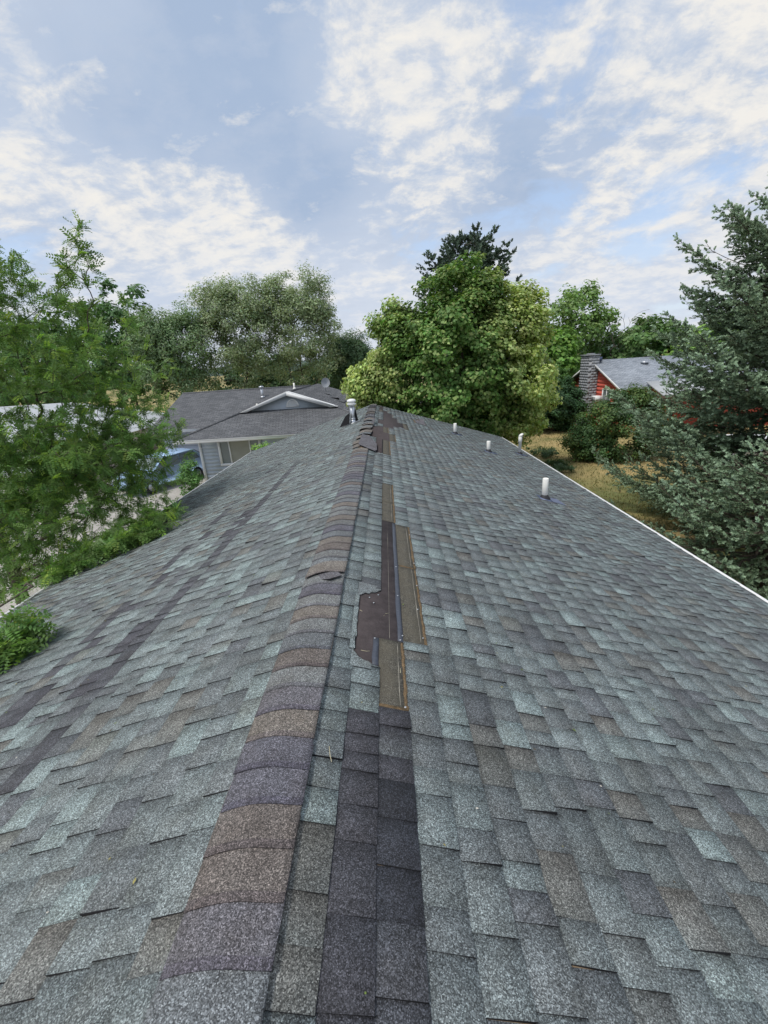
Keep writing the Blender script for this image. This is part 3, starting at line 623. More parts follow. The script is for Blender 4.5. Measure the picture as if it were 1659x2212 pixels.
b = MB(); b.box((XG-.86, YC-.78, 5.43), (XG+.02, YC+.78, 5.52)); b.box((XG-.6, YC-.3, 5.52), (XG-.2, YC+.3, 5.60)); obj('chimney_cap', b.mesh('chimney_cap', M_block), rr)
b = MB(); b.box((XG-.25, YC-.35, ZA+.06), (XG+.35, YC-.02, ZA+.32)); obj('flashing', b.mesh('flashing', M_flash), rr)
b = MB(); b.lathe([(.2, 0), (.2, .08), (.28, .1), (.28, .16), (.2, .2), (.01, .21)], (20.2, 33.9, 4.6), 10); obj('roof_vent', b.mesh('roof_vent', M_galv), rr)
b = MB()
for a_, c_ in [((XG-.06, 32.0, 2.95), (XG-.024, 33.3, 3.05)), ((XG-.06, 32.0, 1.75), (XG-.024, 33.3, 1.85)), ((XG-.06, 32.0, 1.85), (XG-.024, 32.1, 2.95)), ((XG-.06, 33.2, 1.85), (XG-.024, 33.3, 2.95)), ((XG-.05, 32.62, 1.85), (XG-.024, 32.68, 2.95))]: b.box(a_, c_)
wi = obj('window', b.mesh('window', M_white), rh)
for y0_, y1_ in [(32.1, 32.62), (32.68, 33.2)]:
    b = MB(); b.add([(XG-.028, y0_, 1.85), (XG-.028, y0_, 2.95), (XG-.028, y1_, 2.95), (XG-.028, y1_, 1.85)], [(0, 1, 2, 3)]); obj('pane', b.mesh('pane', M_glass), wi)
b = MB(); b.box((XG-.5, 33.35, 2.05), (XG-.02, 34.0, 2.5)); ac = obj('air_conditioner', b.mesh('air_conditioner', M_white), rh)
for q in range(4):
    b = MB(); b.box((XG-.505, 33.4, 2.1+.09*q), (XG-.498, 33.95, 2.14+.09*q)); obj('louvre', b.mesh('louvre', M_dark), ac)
# patio cover of the red house
b = MB(); b.prism([(18.6, 30.6, 3.45), (18.0, 27.6, 2.80), (23.5, 27.6, 2.80), (23.5, 30.6, 3.45)], (0, 0, .10)); pc_ = obj('patio_roof', b.mesh('patio_roof', M_roofW), rh, 'pale sagging patio roof')
b = MB(); b.box((17.7, 27.45, 2.62), (23.6, 27.58, 2.80)); obj('patio_beam', b.mesh('patio_beam', material('dark_timber', (.10, .07, .05), .8)), rh)
for x in (17.9, 20.5, 23.4):
    b = MB(); b.box((x-.06, 27.46, 0), (x+.06, 27.58, 2.62)); obj('patio_post', b.mesh('patio_post', bpy.data.materials['dark_timber']), rh)

# ------------------------------------------------------------------ parked car under the locust, facing the street
def make_car(name, loc, rz, paint, label, cat, scale=1.):
    r = root(name, (0, 0, 0), label, cat)
    L, Wd = 4.6*scale, 1.8*scale
    prof = [(-2.3, .35), (-2.3, .75), (-2.22, .98), (-1.2, 1.05), (-.45, 1.62), (1.5, 1.66), (2.2, 1.15), (2.3, .8), (2.3, .35)]
    secs = [(-.9, .86), (-.84, .97), (0, 1.0), (.84, .97), (.9, .86)]
    b = MB(); V = []; n = len(prof)
    for sx_, sh_ in secs:
        for (px, pz) in prof:
            top = max(0, pz-1.0); V.append((sx_*scale*(1-.22*top), px*scale*(.97 if abs(sx_) > .85 else 1), pz*scale*(1-.02*abs(sx_))))
    F = [(i*n+j, (i+1)*n+j, (i+1)*n+(j+1) % n, i*n+(j+1) % n) for i in range(len(secs)-1) for j in range(n)]
    F += [tuple(range(n-1, -1, -1)), tuple(range((len(secs)-1)*n, len(secs)*n))]
    b.add(V, F); body = obj('body', b.mesh('body', paint), r)
    def gl(pts, nm='windscreen'): q = MB(); q.add([tuple(c*scale for c in p_) for p_ in pts], [tuple(range(len(pts)))]); obj(nm, q.mesh(nm, M_glass), r)
    gl([(-.74, -1.10, 1.13), (.74, -1.10, 1.13), (.66, -.53, 1.58), (-.66, -.53, 1.58)]); gl([(.70, 1.62, 1.60), (-.70, 1.62, 1.60), (-.78, 2.16, 1.22), (.78, 2.16, 1.22)], 'rear_window')
    for s_ in (-1, 1):
        gl([(s_*.90, -.95, 1.10), (s_*.90, .45, 1.10), (s_*.80, .45, 1.54), (s_*.80, -.42, 1.54)], 'side_window'); gl([(s_*.90, .52, 1.10), (s_*.90, 1.75, 1.14), (s_*.80, 1.45, 1.54), (s_*.80, .52, 1.54)], 'side_window')
        q = MB(); q.box((s_*.62-.2, -2.325, .68), (s_*.62+.2, -2.27, .86)); q.V = [tuple(c*scale for c in v) for v in q.V]; obj('headlight', q.mesh('headlight', M_galv), r)
        for yy in (-1.45, 1.4):
            q = MB(); q.tube([(s_*.70, yy, .34), (s_*.915, yy, .34)], .34, 18); q.V = [tuple(c*scale for c in v) for v in q.V]; wh = obj('wheel', q.mesh('wheel', M_rubber), r)
            q = MB(); q.tube([(s_*.90, yy, .34), (s_*.925, yy, .34)], .21, 12); q.V = [tuple(c*scale for c in v) for v in q.V]; obj('rim', q.mesh('rim', M_galv), wh)
    r.location = loc; r.rotation_euler = (0, 0, rz)
    for ch_ in r.children: ch_.location = (0, 0, 0)
    return r
M_blue = material('blue_car_paint', lin(172, 202, 238), .22, var=.03, spec=.6, metal=.1)
make_car('parked_car', (-12.3, 23.3, .005), math.radians(-24), M_blue, 'light blue car parked in the driveway behind the locust leaves', 'car', 1.08)
make_car('parked_car', (-7.2, 67, .01), math.radians(90), material('black_car_paint', (.02, .02, .025), .3), 'small black car far off beyond the grey roof, left of the maple', 'car', 1.)
make_car('parked_car', (-23.5, 67, .01), math.radians(90), M_white, 'small white car far off behind the tree trunks', 'car', 1.)

make_car('parked_car', (17.6, 19.6, .01), math.radians(100), M_white, 'white car glimpsed through the spruce branches at the right edge', 'car', 1.)

# ------------------------------------------------------------------ trees
def unit(v): return v/(np.linalg.norm(v, axis=-1, keepdims=True)+1e-9)
def rand_dirs(n, rng): return unit(rng.normal(size=(n, 3)))
def grow(trunk, targets, rng, nseg=4, sag=.12, r_tip=.006, expo=2.3, trunk_r=None):
    """join every target to the nearest earlier node; pipe-model radii"""
    nodes = [np.array(p_, float) for p_ in trunk]; par = [-1]+list(range(len(trunk)-1)); plen = list(np.concatenate([[0], np.cumsum(np.linalg.norm(np.diff(trunk, axis=0), axis=1))]))
    top = np.array(trunk[-1]); start = len(trunk)//2
    tips = []
    for tg in targets[np.argsort(np.linalg.norm(targets-top, axis=1))]:
        N = np.array(nodes); d = np.linalg.norm(N-tg, axis=1)+.22*np.array(plen); d[:start] += 50
        # prefer nodes lying towards the trunk below the target
        d += .9*np.maximum(0, N[:, 2]-tg[2])
        j = int(np.argmin(d)); a = nodes[j]; v = tg-a; L = np.linalg.norm(v); prev = j
        bow = np.array([0, 0, 1.])*sag*L+rng.normal(0, .07*L, 3)
        for s_ in range(1, nseg+1):
            t = s_/nseg; q = a+v*t+bow*4*t*(1-t)*.5+(rng.normal(0, .025*L, 3) if s_ < nseg else 0)
            nodes.append(q); par.append(prev); plen.append(plen[prev]+L/nseg); prev = len(nodes)-1
        tips.append(prev)
    n = len(nodes); acc = np.zeros(n); child = np.zeros(n, bool)
    for i in range(n-1, 0, -1):
        if not child[i]: acc[i] = r_tip**expo
        acc[par[i]] += acc[i]; child[par[i]] = True
    rad = acc**(1/expo)
    if trunk_r: rad[:len(trunk)] = np.maximum(rad[:len(trunk)], np.linspace(trunk_r, rad[len(trunk)-1], len(trunk)))
    return np.array(nodes), np.array(par), rad, np.array(tips)
def branch_mesh(nodes, par, rad, n=5, rmin=0.):
    V = []; F = []
    idx = [i for i in range(1, len(nodes)) if rad[i] >= rmin]
    for i in idx:
        a, c2 = nodes[par[i]], nodes[i]; t = c2-a; L = np.linalg.norm(t)
        if L < 1e-5: continue
        t /= L; u_ = np.cross(t, [.3, .7, .2]); u_ /= np.linalg.norm(u_); v_ = np.cross(t, u_); o = len(V)
        m = n if rad[i] > .02 else 3
        ra = min(rad[par[i]], rad[i]*1.6)
        for p_, r_ in ((a, ra), (c2+t*rad[i]*.4, rad[i])):
            for q in range(m): V.append(p_+r_*(math.cos(2*math.pi*q/m)*u_+math.sin(2*math.pi*q/m)*v_))
        F += [(o+q, o+(q+1) % m, o+m+(q+1) % m, o+m+q) for q in range(m)]
    return np.array(V), F
def leaf_quads(P_, nrm, size, rng, aspect=.75, up=None):
    """diamond leaves: P (n,3) base points, nrm (n,3) normals, size (n,)"""
    n = len(P_); a = unit(np.cross(nrm, rand_dirs(n, rng))) if up is None else unit(up-nrm*np.sum(up*nrm, 1, keepdims=True))
    c2 = np.cross(nrm, a); s_ = size[:, None]
    V = np.stack([P_-a*s_*.5, P_+c2*s_*.5*aspect+nrm*s_*.1-a*s_*.06, P_+a*s_*.5, P_-c2*s_*.5*aspect+nrm*s_*.1-a*s_*.06], 1).reshape(-1, 3)
    return V, np.arange(4*n).reshape(n, 4)
def sample_env(ells, n, rng, shell=.55):
    """points in a union of ellipsoids (cx,cy,cz,rx,ry,rz,weight), biased to the shell"""
    out = []; wts = np.array([e[6] for e in ells], float); wts /= wts.sum()
    for e, cnt in zip(ells, rng.multinomial(n, wts)):
        d = rand_dirs(cnt, rng); lob = 1+.13*np.sin(d[:, 0]*5+e[0])*np.cos(d[:, 1]*4+e[1])+.10*np.sin(d[:, 2]*7+3*d[:, 0])
        r = (shell+(1-shell)*rng.random(cnt)**.6)*lob
        out.append(np.array(e[:3])+d*r[:, None]*np.array(e[3:6]))
    return np.concatenate(out)
def leafy(name, base, trunk, ells, n_clump, n_leaf, size, colfn, label, cat='tree', group=None, seed=1, clump_r=.5, flat=.7, aspect=.75, shell=.55, r_tip=.006, trunk_r=None, droop=0., bark=None, sag=.12, rmin=0., zmin=.15):
    rng = np.random.default_rng(seed); base = np.array(base, float)
    T = sample_env(ells, n_clump, rng, shell)+base; T = T[T[:, 2] > zmin]
    tk = np.array(trunk, float)+base
    nodes, par, rad, tips = grow(tk, T, rng, r_tip=r_tip, trunk_r=trunk_r, sag=sag)
    r = root(name, tuple(base), label, cat, group)
    V, F = branch_mesh(nodes, par, rad, rmin=rmin); obj('trunk', build('trunk', V, F, bark or M_bark, smooth=True), r)
    cen = base+np.average(np.array([e[:3] for e in ells]), axis=0, weights=[e[6] for e in ells])
    m = len(T); cr = clump_r*rng.uniform(.6, 1.35, m); cnt = rng.poisson(n_leaf*(cr/clump_r)**2)
    idx = np.repeat(np.arange(m), cnt); n = len(idx)
    d = rand_dirs(n, rng); rr_ = rng.random(n)**.45
    outw = unit(T-cen); off = d*rr_[:, None]*cr[idx][:, None]; off[:, 2] *= flat
    off[:, 2] -= droop*rng.random(n)*cr[idx]*2
    Pn = T[idx]+off
    keep = Pn[:, 2] > zmin*.5; Pn, idx, d = Pn[keep], idx[keep], d[keep]; n = len(idx)
    nrm = unit(.6*d+.5*outw[idx]+np.array([0, 0, .55])+rng.normal(0, .45, (n, 3)))
    V, F = leaf_quads(Pn, nrm, size*rng.uniform(.65, 1.25, n), rng, aspect)
    C = colfn(Pn-base, T[idx]-base, rng)*np.repeat(rng.uniform(.78, 1.22, (m, 1)), 1, 1)[idx]*rng.uniform(.75, 1.25, (n, 1))
    obj('crown', build('crown', V, F, M_leaf, C), r, kind='stuff')
    return r
def flatcol(*rgb, j=.05):
    c = np.array(rgb)*2.6
    def f(P_, T_, rng): return c*(1+rng.normal(0, j, (len(P_), 3)))
    return f

# --- honey locust on the left: pinnate fronds ---
def locust():
    rng = np.random.default_rng(11); base = np.array([-8.6, 9.0, 0.])
    ells = [(-8.0, 9.3, 5.7, 4.2, 4.2, 2.75, 5.0), (-5.2, 8.6, 6.6, 1.35, 1.7, 1.35, .75), (-4.6, 8.3, 4.75, 1.35, 1.9, 1.05, 1.3), (-6.2, 6.6, 4.0, 1.7, 2.0, 1.3, 1.9), (-6.5, 9.5, 3.0, 2.2, 2.5, 1.4, 2.2), (-8.2, 11.5, 3.6, 2.2, 1.6, 1.6, 1.3), (-6.9, 8.6, 7.2, 2.0, 2.0, 1.25, 1.7), (-6.3, 8.4, 4.7, 1.8, 2.2, .9, 1.6),
            (-5.2, 6.9, 7.7, .5, .5, .5, .10), (-4.3, 8.2, 8.0, .35, .4, .55, .10), (-6.3, 8.4, 8.1, .9, 1.0, .7, .25)]
    T = sample_env(ells, 1880, rng, .35)+np.array([-.35, 0, -.22])
    # boughs lying over the left eave of the roof
    ex = []
    for wx, yy, n_, s_ in [(-3.8, 6.75, 36, .34), (-4.4, 6.7, 40, .4), (-5.0, 6.5, 40, .4), (-4.1, 7.6, 26, .4), (-3.1, 3.4, 14, .15), (-3.4, 3.35, 18, .18)]:
        q = np.stack([wx+rng.normal(0, s_*.55, n_), yy+rng.normal(0, s_*.8, n_), np.zeros(n_)], 1)
        q[:, 2] = ZR+SL*q[:, 0]+.10+np.abs(rng.normal(0, .12, n_)); ex.append(q)
    # keep the crown clear of the roof surface
    roofz = ZR+SL*T[:, 0]
    T = T[(T[:, 0] < -5.3) | (T[:, 2] > roofz+.35)]
    T = T[(T[:, 1] > 5.9) | (T[:, 2] > 5.2)]
    T = T[(T[:, 2] > .9)]
    T = T[(T[:, 0] > .5-.98*T[:, 1]-.9) | (rng.random(len(T)) < .35)]      # thinner on the side turned away from the house
    T = np.concatenate([T]+ex)
    trunk = np.array([[-8.6, 9.0, 0], [-8.62, 9.05, 1.0], [-8.5, 8.95, 1.9], [-8.45, 9.0, 2.7], [-8.35, 9.0, 3.5]])
    nodes, par, rad, tips = grow(trunk, T, rng, nseg=5, sag=.10, r_tip=.0042, trunk_r=.17, expo=2.25)
    r = root('honey_locust_tree', tuple(base), 'feathery green honey locust tree overhanging the left eave', 'tree')
    V, F = branch_mesh(nodes, par, rad, 6); obj('trunk', build('trunk', V, F, M_bark, smooth=True), r)
    # fronds hang from the last three nodes of each twig
    fb = []; fd = []
    for tp in tips:
        ch_ = [tp]
        for _ in range(3): ch_.append(par[ch_[-1]])
        pts = nodes[ch_]; t = unit(pts[0]-pts[1])
        n_ = rng.integers(11, 17)
        for q in range(n_):
            s_ = rng.random()*2.2; i0 = int(s_); p_ = pts[i0]+(pts[i0+1]-pts[i0])*(s_-i0)
            dv = unit(t*.55+rng.normal(0, .62, 3)+np.array([.12, 0, -.16])); fb.append(p_); fd.append(dv)
    fb = np.array(fb); fd = np.array(fd); n = len(fb)
    L = rng.uniform(.12, .25, n); side = unit(np.cross(fd, np.array([0, 0, 1.])+rng.normal(0, .35, (n, 3)))); nn = np.cross(side, fd)
    K = 7; Vs = []; tint = np.where(rng.random(n) < .12, 1.6, 1.)*rng.uniform(.7, 1.25, n)
    for i in range(K):
        t = (i+.6)/K
        mid = fb+fd*(L*t)[:, None]-nn*(L*.22*t*t)[:, None]
        ll = L*.19*(1-.35*abs(t-.45))
        for s_ in (-1, 1):
            a = unit(side*s_+fd*.45+rng.normal(0, .16, (n, 3))); p0 = mid; p1 = mid+a*(ll*1.55)[:, None]
            wv = unit(np.cross(a, nn))*(ll*.34)[:, None]; m_ = (p0+p1)/2+nn*(ll*.06)[:, None]
            Vs.append(np.stack([p0, m_+wv, p1, m_-wv], 1))
    V = np.concatenate(Vs).reshape(-1, 3); F = np.arange(len(V)).reshape(-1, 4)
    # yellower, paler leaves on the young outer shoots
    young = np.clip((fb[:, 2]-5.2)/3, 0, 1)
    c = np.array([.158, .275, .078])*(1-.0*young[:, None])*tint[:, None]*(1+rng.normal(0, .06, (n, 3)))
    c = np.where((tint > 1.25)[:, None], c*np.array([1.25, 1.05, .7]), c)
    obj('crown', build('crown', V, F, M_leaf, np.tile(c, (2*K, 1))), r, kind='stuff')
locust()

# --- variegated maple at the roof's far end ---
def maple_col(P_, T_, rng):
    n = len(P_); dx = T_[:, 0]+.9
    # cream-edged foliage on the flanks and the low right skirt; plain dark green in the middle where it has reverted
    v = np.clip((np.abs(dx)-1.45+.14*(P_[:, 2]-5)*(dx > 0))/2.1+.25*np.sin(P_[:, 2]*1.7+P_[:, 0]*2.1)-.45*(P_[:, 2] < 4)*(dx < 1.2), .04, 1)
    v = np.clip(v*.8+rng.normal(0, .26, n), 0, .95)[:, None]
    return (np.array([.105, .215, .05])*(1-v)+np.array([.54, .62, .25])*v)*(1+rng.normal(0, .05, (n, 3)))
leafy('maple_tree', (4.2, 21.2, 0), [(0, 0, 0), (.05, 0, .8), (0, .05, 1.6), (.05, 0, 2.6), (0, 0, 3.6), (.1, 0, 5), (0, 0, 6.3)],
      [(.1, 0, 5.3, 3.75, 3.2, 3.6, 6), (0, 0, 8.2, 1.9, 1.7, 1.7, 1.2), (-3.0, -.2, 6.6, 1.1, 1.2, 1.3, .7), (-3.7, -.3, 5.0, 1.0, 1.0, 1.1, .7), (-4.6, -.3, 4.6, .7, .8, .8, .4), (2.6, -.2, 4.4, 1.5, 1.6, 1.9, 1.2), (2.3, 0, 7.2, 1.4, 1.2, 1.4, 1.0), (1.6, -.4, 2.6, 2.0, 1.2, 1.2, .9), (-1.6, -.5, 2.7, 2.2, 1.3, 1.5, 1.2), (-.7, 0, 9.2, .4, .4, .5, .06), (1.1, 0, 9.0, .4, .4, .5, .06), (-2.9, 0, 8.2, .4, .4, .6, .07), (3.2, 0, 8.4, .4, .4, .6, .07), (4.0, 0, 6.3, .4, .4, .5, .07), (4.1, 0, 3.9, .4, .4, .5, .06), (-5.0, 0, 5.5, .35, .4, .5, .06), (-3.6, 0, 7.4, .4, .4, .6, .07)],
      950, 125, .165, maple_col, 'bushy maple with dark green centre and cream-edged flanks behind the roof end', seed=21, clump_r=.50, shell=.55, trunk_r=.2, aspect=.9)

# --- blue-green spruce on the right ---
def spruce(name, base, H, rad_fn, label, seed, n_whorl, per, dens=1., col=(.105, .155, .08), tip=(.32, .44, .30), needle=.06, tuft=.15, zlo=.35):
    rng = np.random.default_rng(seed); base = np.array(base, float)
    r = root(name, tuple(base), label, 'tree'); b = MB()
    b.tube([base, base+[0, 0, H*.3], base+[.03, 0, H*.7], base+[0, 0, H]], [.20, .15, .07, .012], 9)
    TB = []; TD = []; TL = []; TI = []
    V2 = []; F2 = []
    def seg(a, c2, ra, rb):
        t = unit(c2-a); u_ = unit(np.cross(t, [.31, .7, .21])); v_ = np.cross(t, u_); o = len(V2)
        for p_, q in ((a, ra), (c2, rb)):
            for k_ in range(3): V2.append(p_+q*(math.cos(2.094*k_)*u_+math.sin(2.094*k_)*v_))
        for k_ in range(3): F2.append((o+k_, o+(k_+1) % 3, o+3+(k_+1) % 3, o+3+k_))
    for i in range(n_whorl):
        f = i/(n_whorl-1); z = zlo+(H-zlo-.1)*f**.92
        R_ = rad_fn(z); nb = max(4, int(per*(1 if R_ > 1 else .7)))
        a0 = rng.random()*6.28
        for j in range(nb):
            a = a0+2*math.pi*j/nb+rng.normal(0, .16); L = R_*rng.uniform(.72, 1.12); pit = -.22+.75*f+rng.normal(0, .07)
            hd = np.array([math.cos(a), math.sin(a), 0.]); side = np.array([-math.sin(a), math.cos(a), 0.])
            pts = [base+np.array([0, 0, z])]; ns = max(4, int(L/.35))
            for s_ in range(1, ns+1):
                t = s_/ns; pts.append(base+np.array([0, 0, z])+hd*L*t+np.array([0, 0, 1.])*(pit*L*t-.16*L*math.sin(math.pi*t*.9)*(1-f)+.20*L*t**3*(1-.4*f))+side*rng.normal(0, .02*L))
            for s_ in range(ns): seg(pts[s_], pts[s_+1], .028*(1-s_/ns)+.006, .028*(1-(s_+1)/ns)+.005)
            # laterals
            away = 1. if math.cos(a)*(CAM[0]-base[0])+math.sin(a)*(CAM[1]-base[1]) > -.25*np.linalg.norm(CAM[:2]-base[:2]) else .42
            nl = max(3, int(L/.14*dens*away))
            for q in range(nl):
                t = .22+.78*(q+rng.random())/nl; x_ = t*ns; i0 = min(int(x_), ns-1); p_ = pts[i0]+(pts[i0+1]-pts[i0])*(x_-i0); fw = unit(pts[i0+1]-pts[i0])
                for sd in (-1, 1):
                    ll = min(.85, (L*(1-t)*.62+.16))*rng.uniform(.6, 1.1); dv = unit(fw*.75+side*sd*rng.uniform(.5, .95)+np.array([0, 0, rng.normal(-.10, .16)]))
                    e = p_+dv*ll+np.array([0, 0, -.10*ll]); seg(p_, e, .006, .003)
                    nt = max(1, int(ll/.11*dens*away))
                    for k_ in range(nt):
                        u_ = (k_+.8)/nt; TB.append(p_+(e-p_)*u_*.9); dd = unit(dv*.9+rng.normal(0, .38, 3)+np.array([0, 0, .10])); TD.append(dd); TL.append(tuft*rng.uniform(.65, 1.2)); TI.append(.25+.75*u_*t)
            TB.append(pts[-1]-hd*.03); TD.append(unit(pts[-1]-pts[-2])); TL.append(tuft*1.2); TI.append(1.)
    b.mesh('trunk', M_bark)
    tv = np.array(b.V); allV = np.concatenate([tv, np.array(V2)]); allF = b.F+[tuple(i+len(tv) for i in f) for f in F2]
    obj('trunk', build('trunk', allV, allF, M_bark, smooth=True), r)
    TB, TD, TL, TI = np.array(TB), np.array(TD), np.array(TL), np.array(TI); n = len(TB)
    K = 11; Vs = []; 
    u0 = unit(np.cross(TD, rand_dirs(n, rng))); v0 = np.cross(TD, u0); cols = []
    cb = np.array(col)[None]*(1-TI[:, None]**1.6)+np.array(tip)[None]*TI[:, None]**1.6; cb = cb*rng.uniform(.7, 1.25, (n, 1))
    for k_ in range(K):
        t = (k_+rng.random(n))/K; ang = k_*2.4+rng.random(n)*.8
        o_ = u0*np.cos(ang)[:, None]+v0*np.sin(ang)[:, None]; p_ = TB+TD*(TL*t)[:, None]; nd = unit(TD*.8+o_*.85); nl_ = needle*rng.uniform(.7, 1.15, n)
        wv = unit(np.cross(nd, o_+.1))*(nl_*.46)[:, None]
        Vs.append(np.stack([p_-wv, p_+wv, p_+nd*nl_[:, None]], 1)); cols.append(cb)
    V = np.concatenate(Vs).reshape(-1, 3); obj('crown', build('crown', V, np.arange(len(V)).reshape(-1, 3), M_needle, np.concatenate(cols)), r, kind='stuff')
    return n
def sp_rad(z): return float(np.interp(z, [0, 1, 2.4, 5.2, 7.2, 8.2, 9.2, 12.5, 14.4], [5.2, 5.4, 5.2, 4.5, 3.7, 3.1, 1.9, .7, .1]))
spruce('spruce_tree', (12.8, 12.4, 0), 14.4, sp_rad, 'large blue-green spruce standing right of the roof', 31, 42, 10, 1.08)
def sp3(z): return float(np.interp(z, [0, .6, 2, 3.7], [3.0, 3.2, 2.4, .1]))
spruce('young_spruce_tree', (9.0, 8.7, 0), 3.7, sp3, 'low young spruce between the right gutter and the large spruce', 32, 13, 9, .85)
def sp2(z): return float(np.interp(z, [0, 1, 9.5], [2.0, 2.0, .1]))
spruce('small_spruce_tree', (12.4, 37, 0), 8.3, sp2, 'narrow dark spruce between the maple and the red house', 33, 22, 8, .35, (.04, .07, .055), (.09, .15, .12), .2, .4)

# --- dark pine behind the maple ---
def pine_rad(z): return float(np.interp(z, [3, 6, 8.5, 10.5, 12, 12.9], [3.0, 3.1, 3.1, 2.9, 1.9, .5]))
spruce('pine_tree', (6.4, 32.2, 0), 12.9, pine_rad, 'dark green pine rising behind the maple', 41, 17, 8, .42, (.045, .075, .05), (.075, .115, .08), .2, .42, 3.)

# --- willows behind the grey house ---
WG = 'tall willows behind the grey house'
def willow(x, y, h, rx, seed, label, col=(.118, .148, .088)):
    tr = [(0, 0, 0), (.1, 0, 1.2), (-.1, .1, 2.4), (0, 0, 3.4)]
    leafy('willow_tree', (x, y, 0), tr, [(0, 0, h*.66, rx, rx*.9, h*.30, 4), (-rx*.4, 0, h*.80, rx*.5, rx*.5, h*.17, 1.2), (rx*.45, 0, h*.78, rx*.5, rx*.5, h*.17, 1.2), (0, 0, h*.45, rx*.95, rx*.8, h*.25, 1.5)],
          300, 110, .28, flatcol(*col), label, 'tree', WG, seed, clump_r=.95, flat=.75, aspect=.42, trunk_r=.30, shell=.45, r_tip=.012, droop=.25)
willow(-15.4, 50, 16.0, 4.3, 51, 'tall rounded willow behind the grey house, left of the pair')
willow(-8.6, 51, 16.3, 4.6, 52, 'tall rounded willow behind the grey house, right of the pair')
willow(-21.5, 47, 13.2, 4.2, 53, 'lower willow behind the left end of the grey house roof', (.085, .125, .065))
willow(-3.6, 56, 10.0, 2.6, 54, 'slim dark tree between the willows and the maple', (.045, .075, .038))

# --- trees closing off the background ---
BG = 'trees closing off the background'
def bgtree(name, x, y, h, rx, seed, label, col, n=150, size=.42, leaf=55):
    leafy(name, (x, y, 0), [(0, 0, 0), (.1, 0, h*.12), (0, 0, h*.25), (0, 0, h*.4)], [(0, 0, h*.58, rx, rx*.9, h*.38, 4), (rx*.3, -.3, h*.75, rx*.6, rx*.6, h*.22, 1), (-rx*.4, 0, h*.4, rx*.8, rx*.7, h*.3, 1)],
          n, leaf, size, flatcol(*col), label, 'tree', BG, seed, clump_r=.85, trunk_r=.2, r_tip=.012, shell=.5)
bgtree('broadleaf_tree', -27, 48, 15.8, 4.8, 61, 'dark broadleaf tree behind the locust, nearest the grey roof', (.038, .075, .03))
bgtree('broadleaf_tree', -34, 50, 15, 5.2, 62, 'dark broadleaf tree behind the locust, second from the grey roof', (.034, .068, .028))
bgtree('broadleaf_tree', -43, 55, 13, 5.5, 63, 'dark broadleaf tree at the far left behind the beige house', (.04, .078, .03))
bgtree('broadleaf_tree', -54, 62, 15, 6, 64, 'farthest left broadleaf tree beyond the beige house', (.04, .075, .03))
bgtree('broadleaf_tree', -17, 62, 8, 6, 65, 'low dark tree between the willow trunks', (.03, .055, .025))
bgtree('broadleaf_tree', -9, 76, 8, 6, 66, 'low dark tree far behind the right willow', (.03, .055, .025))
bgtree('broadleaf_tree', 0, 60, 8, 4, 67, 'low tree showing left of the maple', (.035, .06, .028))
bgtree('broadleaf_tree', 19.5, 46, 12.6, 3.9, 68, 'tall loose-crowned tree behind the red house chimney', (.078, .125, .04), 210, .34, 46)
bgtree('broadleaf_tree', 15.2, 41, 8.0, 2.6, 69, 'bright green tree between maple and chimney', (.075, .135, .03), 130)
bgtree('broadleaf_tree', 26.5, 46, 8.8, 4.4, 70, 'dull green tree behind the red house roof', (.05, .088, .03), 190)
bgtree('broadleaf_tree', 31.5, 42, 8.2, 4.2, 71, 'yellow-green tree over the red house ridge', (.085, .145, .035), 190)
bgtree('broadleaf_tree', 40, 50, 10, 5, 72, 'tree at the right behind the spruce', (.05, .095, .03))
bgtree('broadleaf_tree', 21, 58, 9, 5, 73, 'far hedge-like tree behind the tall loose tree', (.035, .065, .03))
bgtree('broadleaf_tree', 10.5, 50, 8.8, 3.4, 74, 'dim green tree showing right of the maple', (.035, .065, .03))

# dead branches in front of the tall loose tree
def bare():
    rng = np.random.default_rng(81); base = np.array([22.5, 44.5, 0.]); T = base+np.stack([rng.normal(0, 1.8, 130), rng.normal(0, 1, 130), rng.uniform(4.5, 9.2, 130)], 1)
    nodes, par, rad, _ = grow(np.array([base, base+[0, 0, 1.5], base+[.1, 0, 3], base+[0, 0, 4]]), T, rng, r_tip=.013, trunk_r=.14)
    V, F = branch_mesh(nodes, par, rad); r = root('bare_tree', tuple(base), 'leafless grey-brown shrubby tree behind the red house ridge', 'tree'); obj('trunk', build('trunk', V, F, material('dead_bark', (.17, .145, .12), .9, var=.2), smooth=True), r)
bare()

# --- shrubs ---
def shrub(name, x, y, ells, seed, label, col, n=150, leaf=120, size=.13, cr=.42):
    leafy(name, (x, y, 0), [(0, 0, 0), (0, 0, .25), (.05, 0, .5)], ells, n, leaf, size, col, label, 'shrub', None, seed, clump_r=cr, trunk_r=.06, r_tip=.006, shell=.55)
def bush_col(P_, T_, rng):
    n = len(P_); v = np.clip(np.sin(T_[:, 0]*2.3+T_[:, 2]*1.9)*.6+rng.normal(0, .2, n), 0, 1)[:, None]
    red = (rng.random(n) < .03)[:, None]; c = np.array([.075, .15, .055])*(1-v)+np.array([.16, .23, .06])*v
    return np.where(red, np.array([.20, .10, .03]), c)
shrub('large_shrub', 13.2, 23.4, [(0, 0, 1.7, 2.5, 2.0, 1.8, 3), (.5, 0, 2.9, 1.3, 1.2, .9, 1.2), (-1.4, 0, .9, 1.1, 1.2, 1.0, 1)], 91, 'large rounded green shrub on the lawn in front of the red gable', bush_col, 300, 120, .12)
shrub('dark_shrub', 13.5, 33.3, [(0, 0, 2.0, 1.9, 1.6, 2.0, 3), (.9, 0, 1.5, 1.3, 1.3, 1.6, 1)], 92, 'dark green shrub at the foot of the block chimney', flatcol(.022, .048, .02), 200, 120, .15)
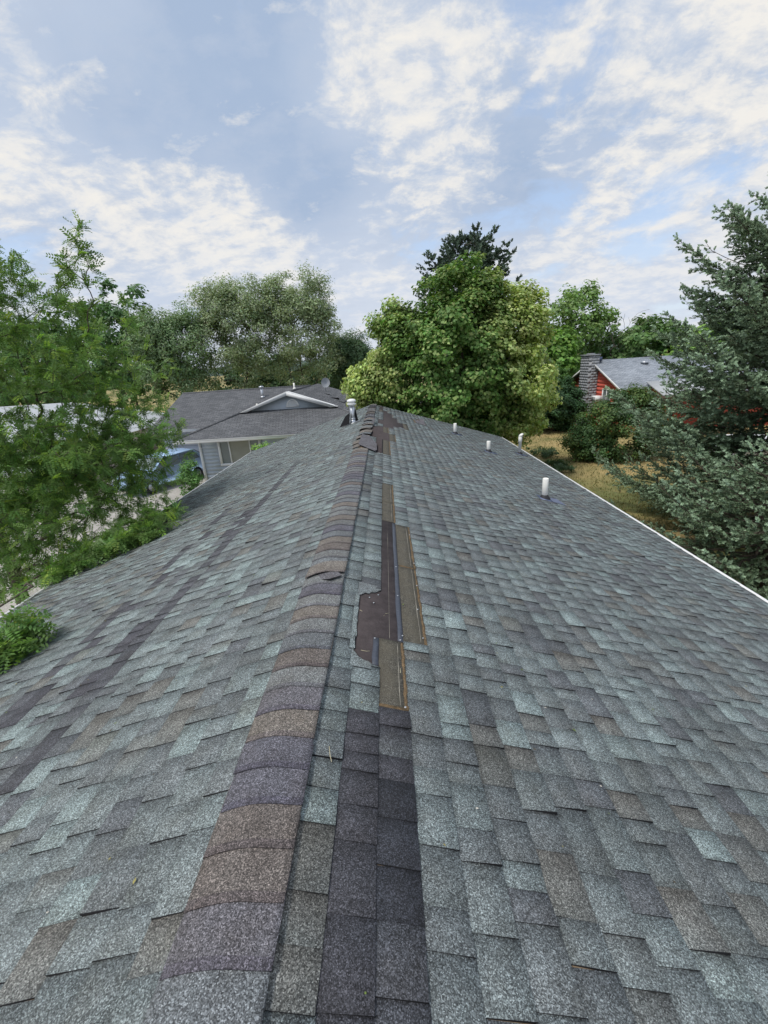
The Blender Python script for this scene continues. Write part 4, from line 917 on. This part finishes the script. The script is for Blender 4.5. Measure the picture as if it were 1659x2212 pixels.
shrub('light_shrub', 14.8, 37.6, [(0, 0, 2.6, 1.8, 1.5, 2.2, 2)], 93, 'lighter green shrub behind the block chimney', flatcol(.05, .095, .03), 120, 100, .17)
for i, (x, y, s_) in enumerate([(9.2, 21.5, .8), (9.9, 25.5, .9), (8.0, 17.6, .55)]):
    shrub('weed_patch', x, y, [(0, 0, .12, s_*1.1, s_*1.6, .22, 1)], 95+i, ['patch of dark weeds on the lawn nearest the elbow pipe', 'patch of dark weeds on the lawn farthest from the roof', 'small patch of weeds nearest the right gutter'][i], flatcol(.04, .065, .03), 40, 60, .10, .22)
shrub('leafy_shrub', -9.6, 20.6, [(0, 0, .9, .55, .5, .9, 1)], 99, 'small leafy shrub by the corner of the grey house', flatcol(.05, .10, .03), 45, 60, .10, .25)
shrub('bright_shrub', -5.3, 20.6, [(0, 0, 1.9, .7, .5, .6, 1), (0, 0, 1.0, .5, .4, .9, .6)], 100, 'bright green shrub top showing beneath the grey house eave', flatcol(.10, .17, .04), 50, 70, .11, .25)

# --- lawn grass ---
def grass():
    rng = np.random.default_rng(5); n = 26000
    y = 13+33*rng.random(n)**1.3; x = 6+rng.random(n)*(6+y*.35); p_ = np.stack([x, y, np.zeros(n)], 1)
    a = rng.random(n)*6.28; hgt = rng.uniform(.05, .14, n); wv = np.stack([np.cos(a), np.sin(a), 0*a], 1)*rng.uniform(.01, .03, n)[:, None]
    tip = p_+np.stack([rng.normal(0, .05, n), rng.normal(0, .05, n), hgt], 1)
    V = np.stack([p_-wv, p_+wv, tip], 1).reshape(-1, 3); v = rng.random((n, 1)); c = np.array([.40, .32, .17])*v+np.array([.14, .17, .065])*(1-v)
    obj('grass', build('grass', V, np.arange(3*n).reshape(n, 3), M_leaf, c), kind='stuff', label='dry yellowing lawn grass', cat='grass')
grass()

# --- distant hills ---
def hills():
    xs = np.linspace(-2600, 2600, 120); V = []; F = []
    for x in xs:
        h = 80+22*math.sin(x*.0021+1)+14*math.sin(x*.0053)+6*math.sin(x*.017+2); V += [(x, 2400, 0), (x, 2800, h*.6), (x, 3300, h)]
    for i in range(len(xs)-1):
        for k_ in range(2): F.append((3*i+k_, 3*i+3+k_, 3*i+4+k_, 3*i+k_+1))
    obj('hills', build('hills', V, F, material('forest_hills', (.05, .075, .06), .95, var=.2, vscale=.01)), kind='structure')
hills()
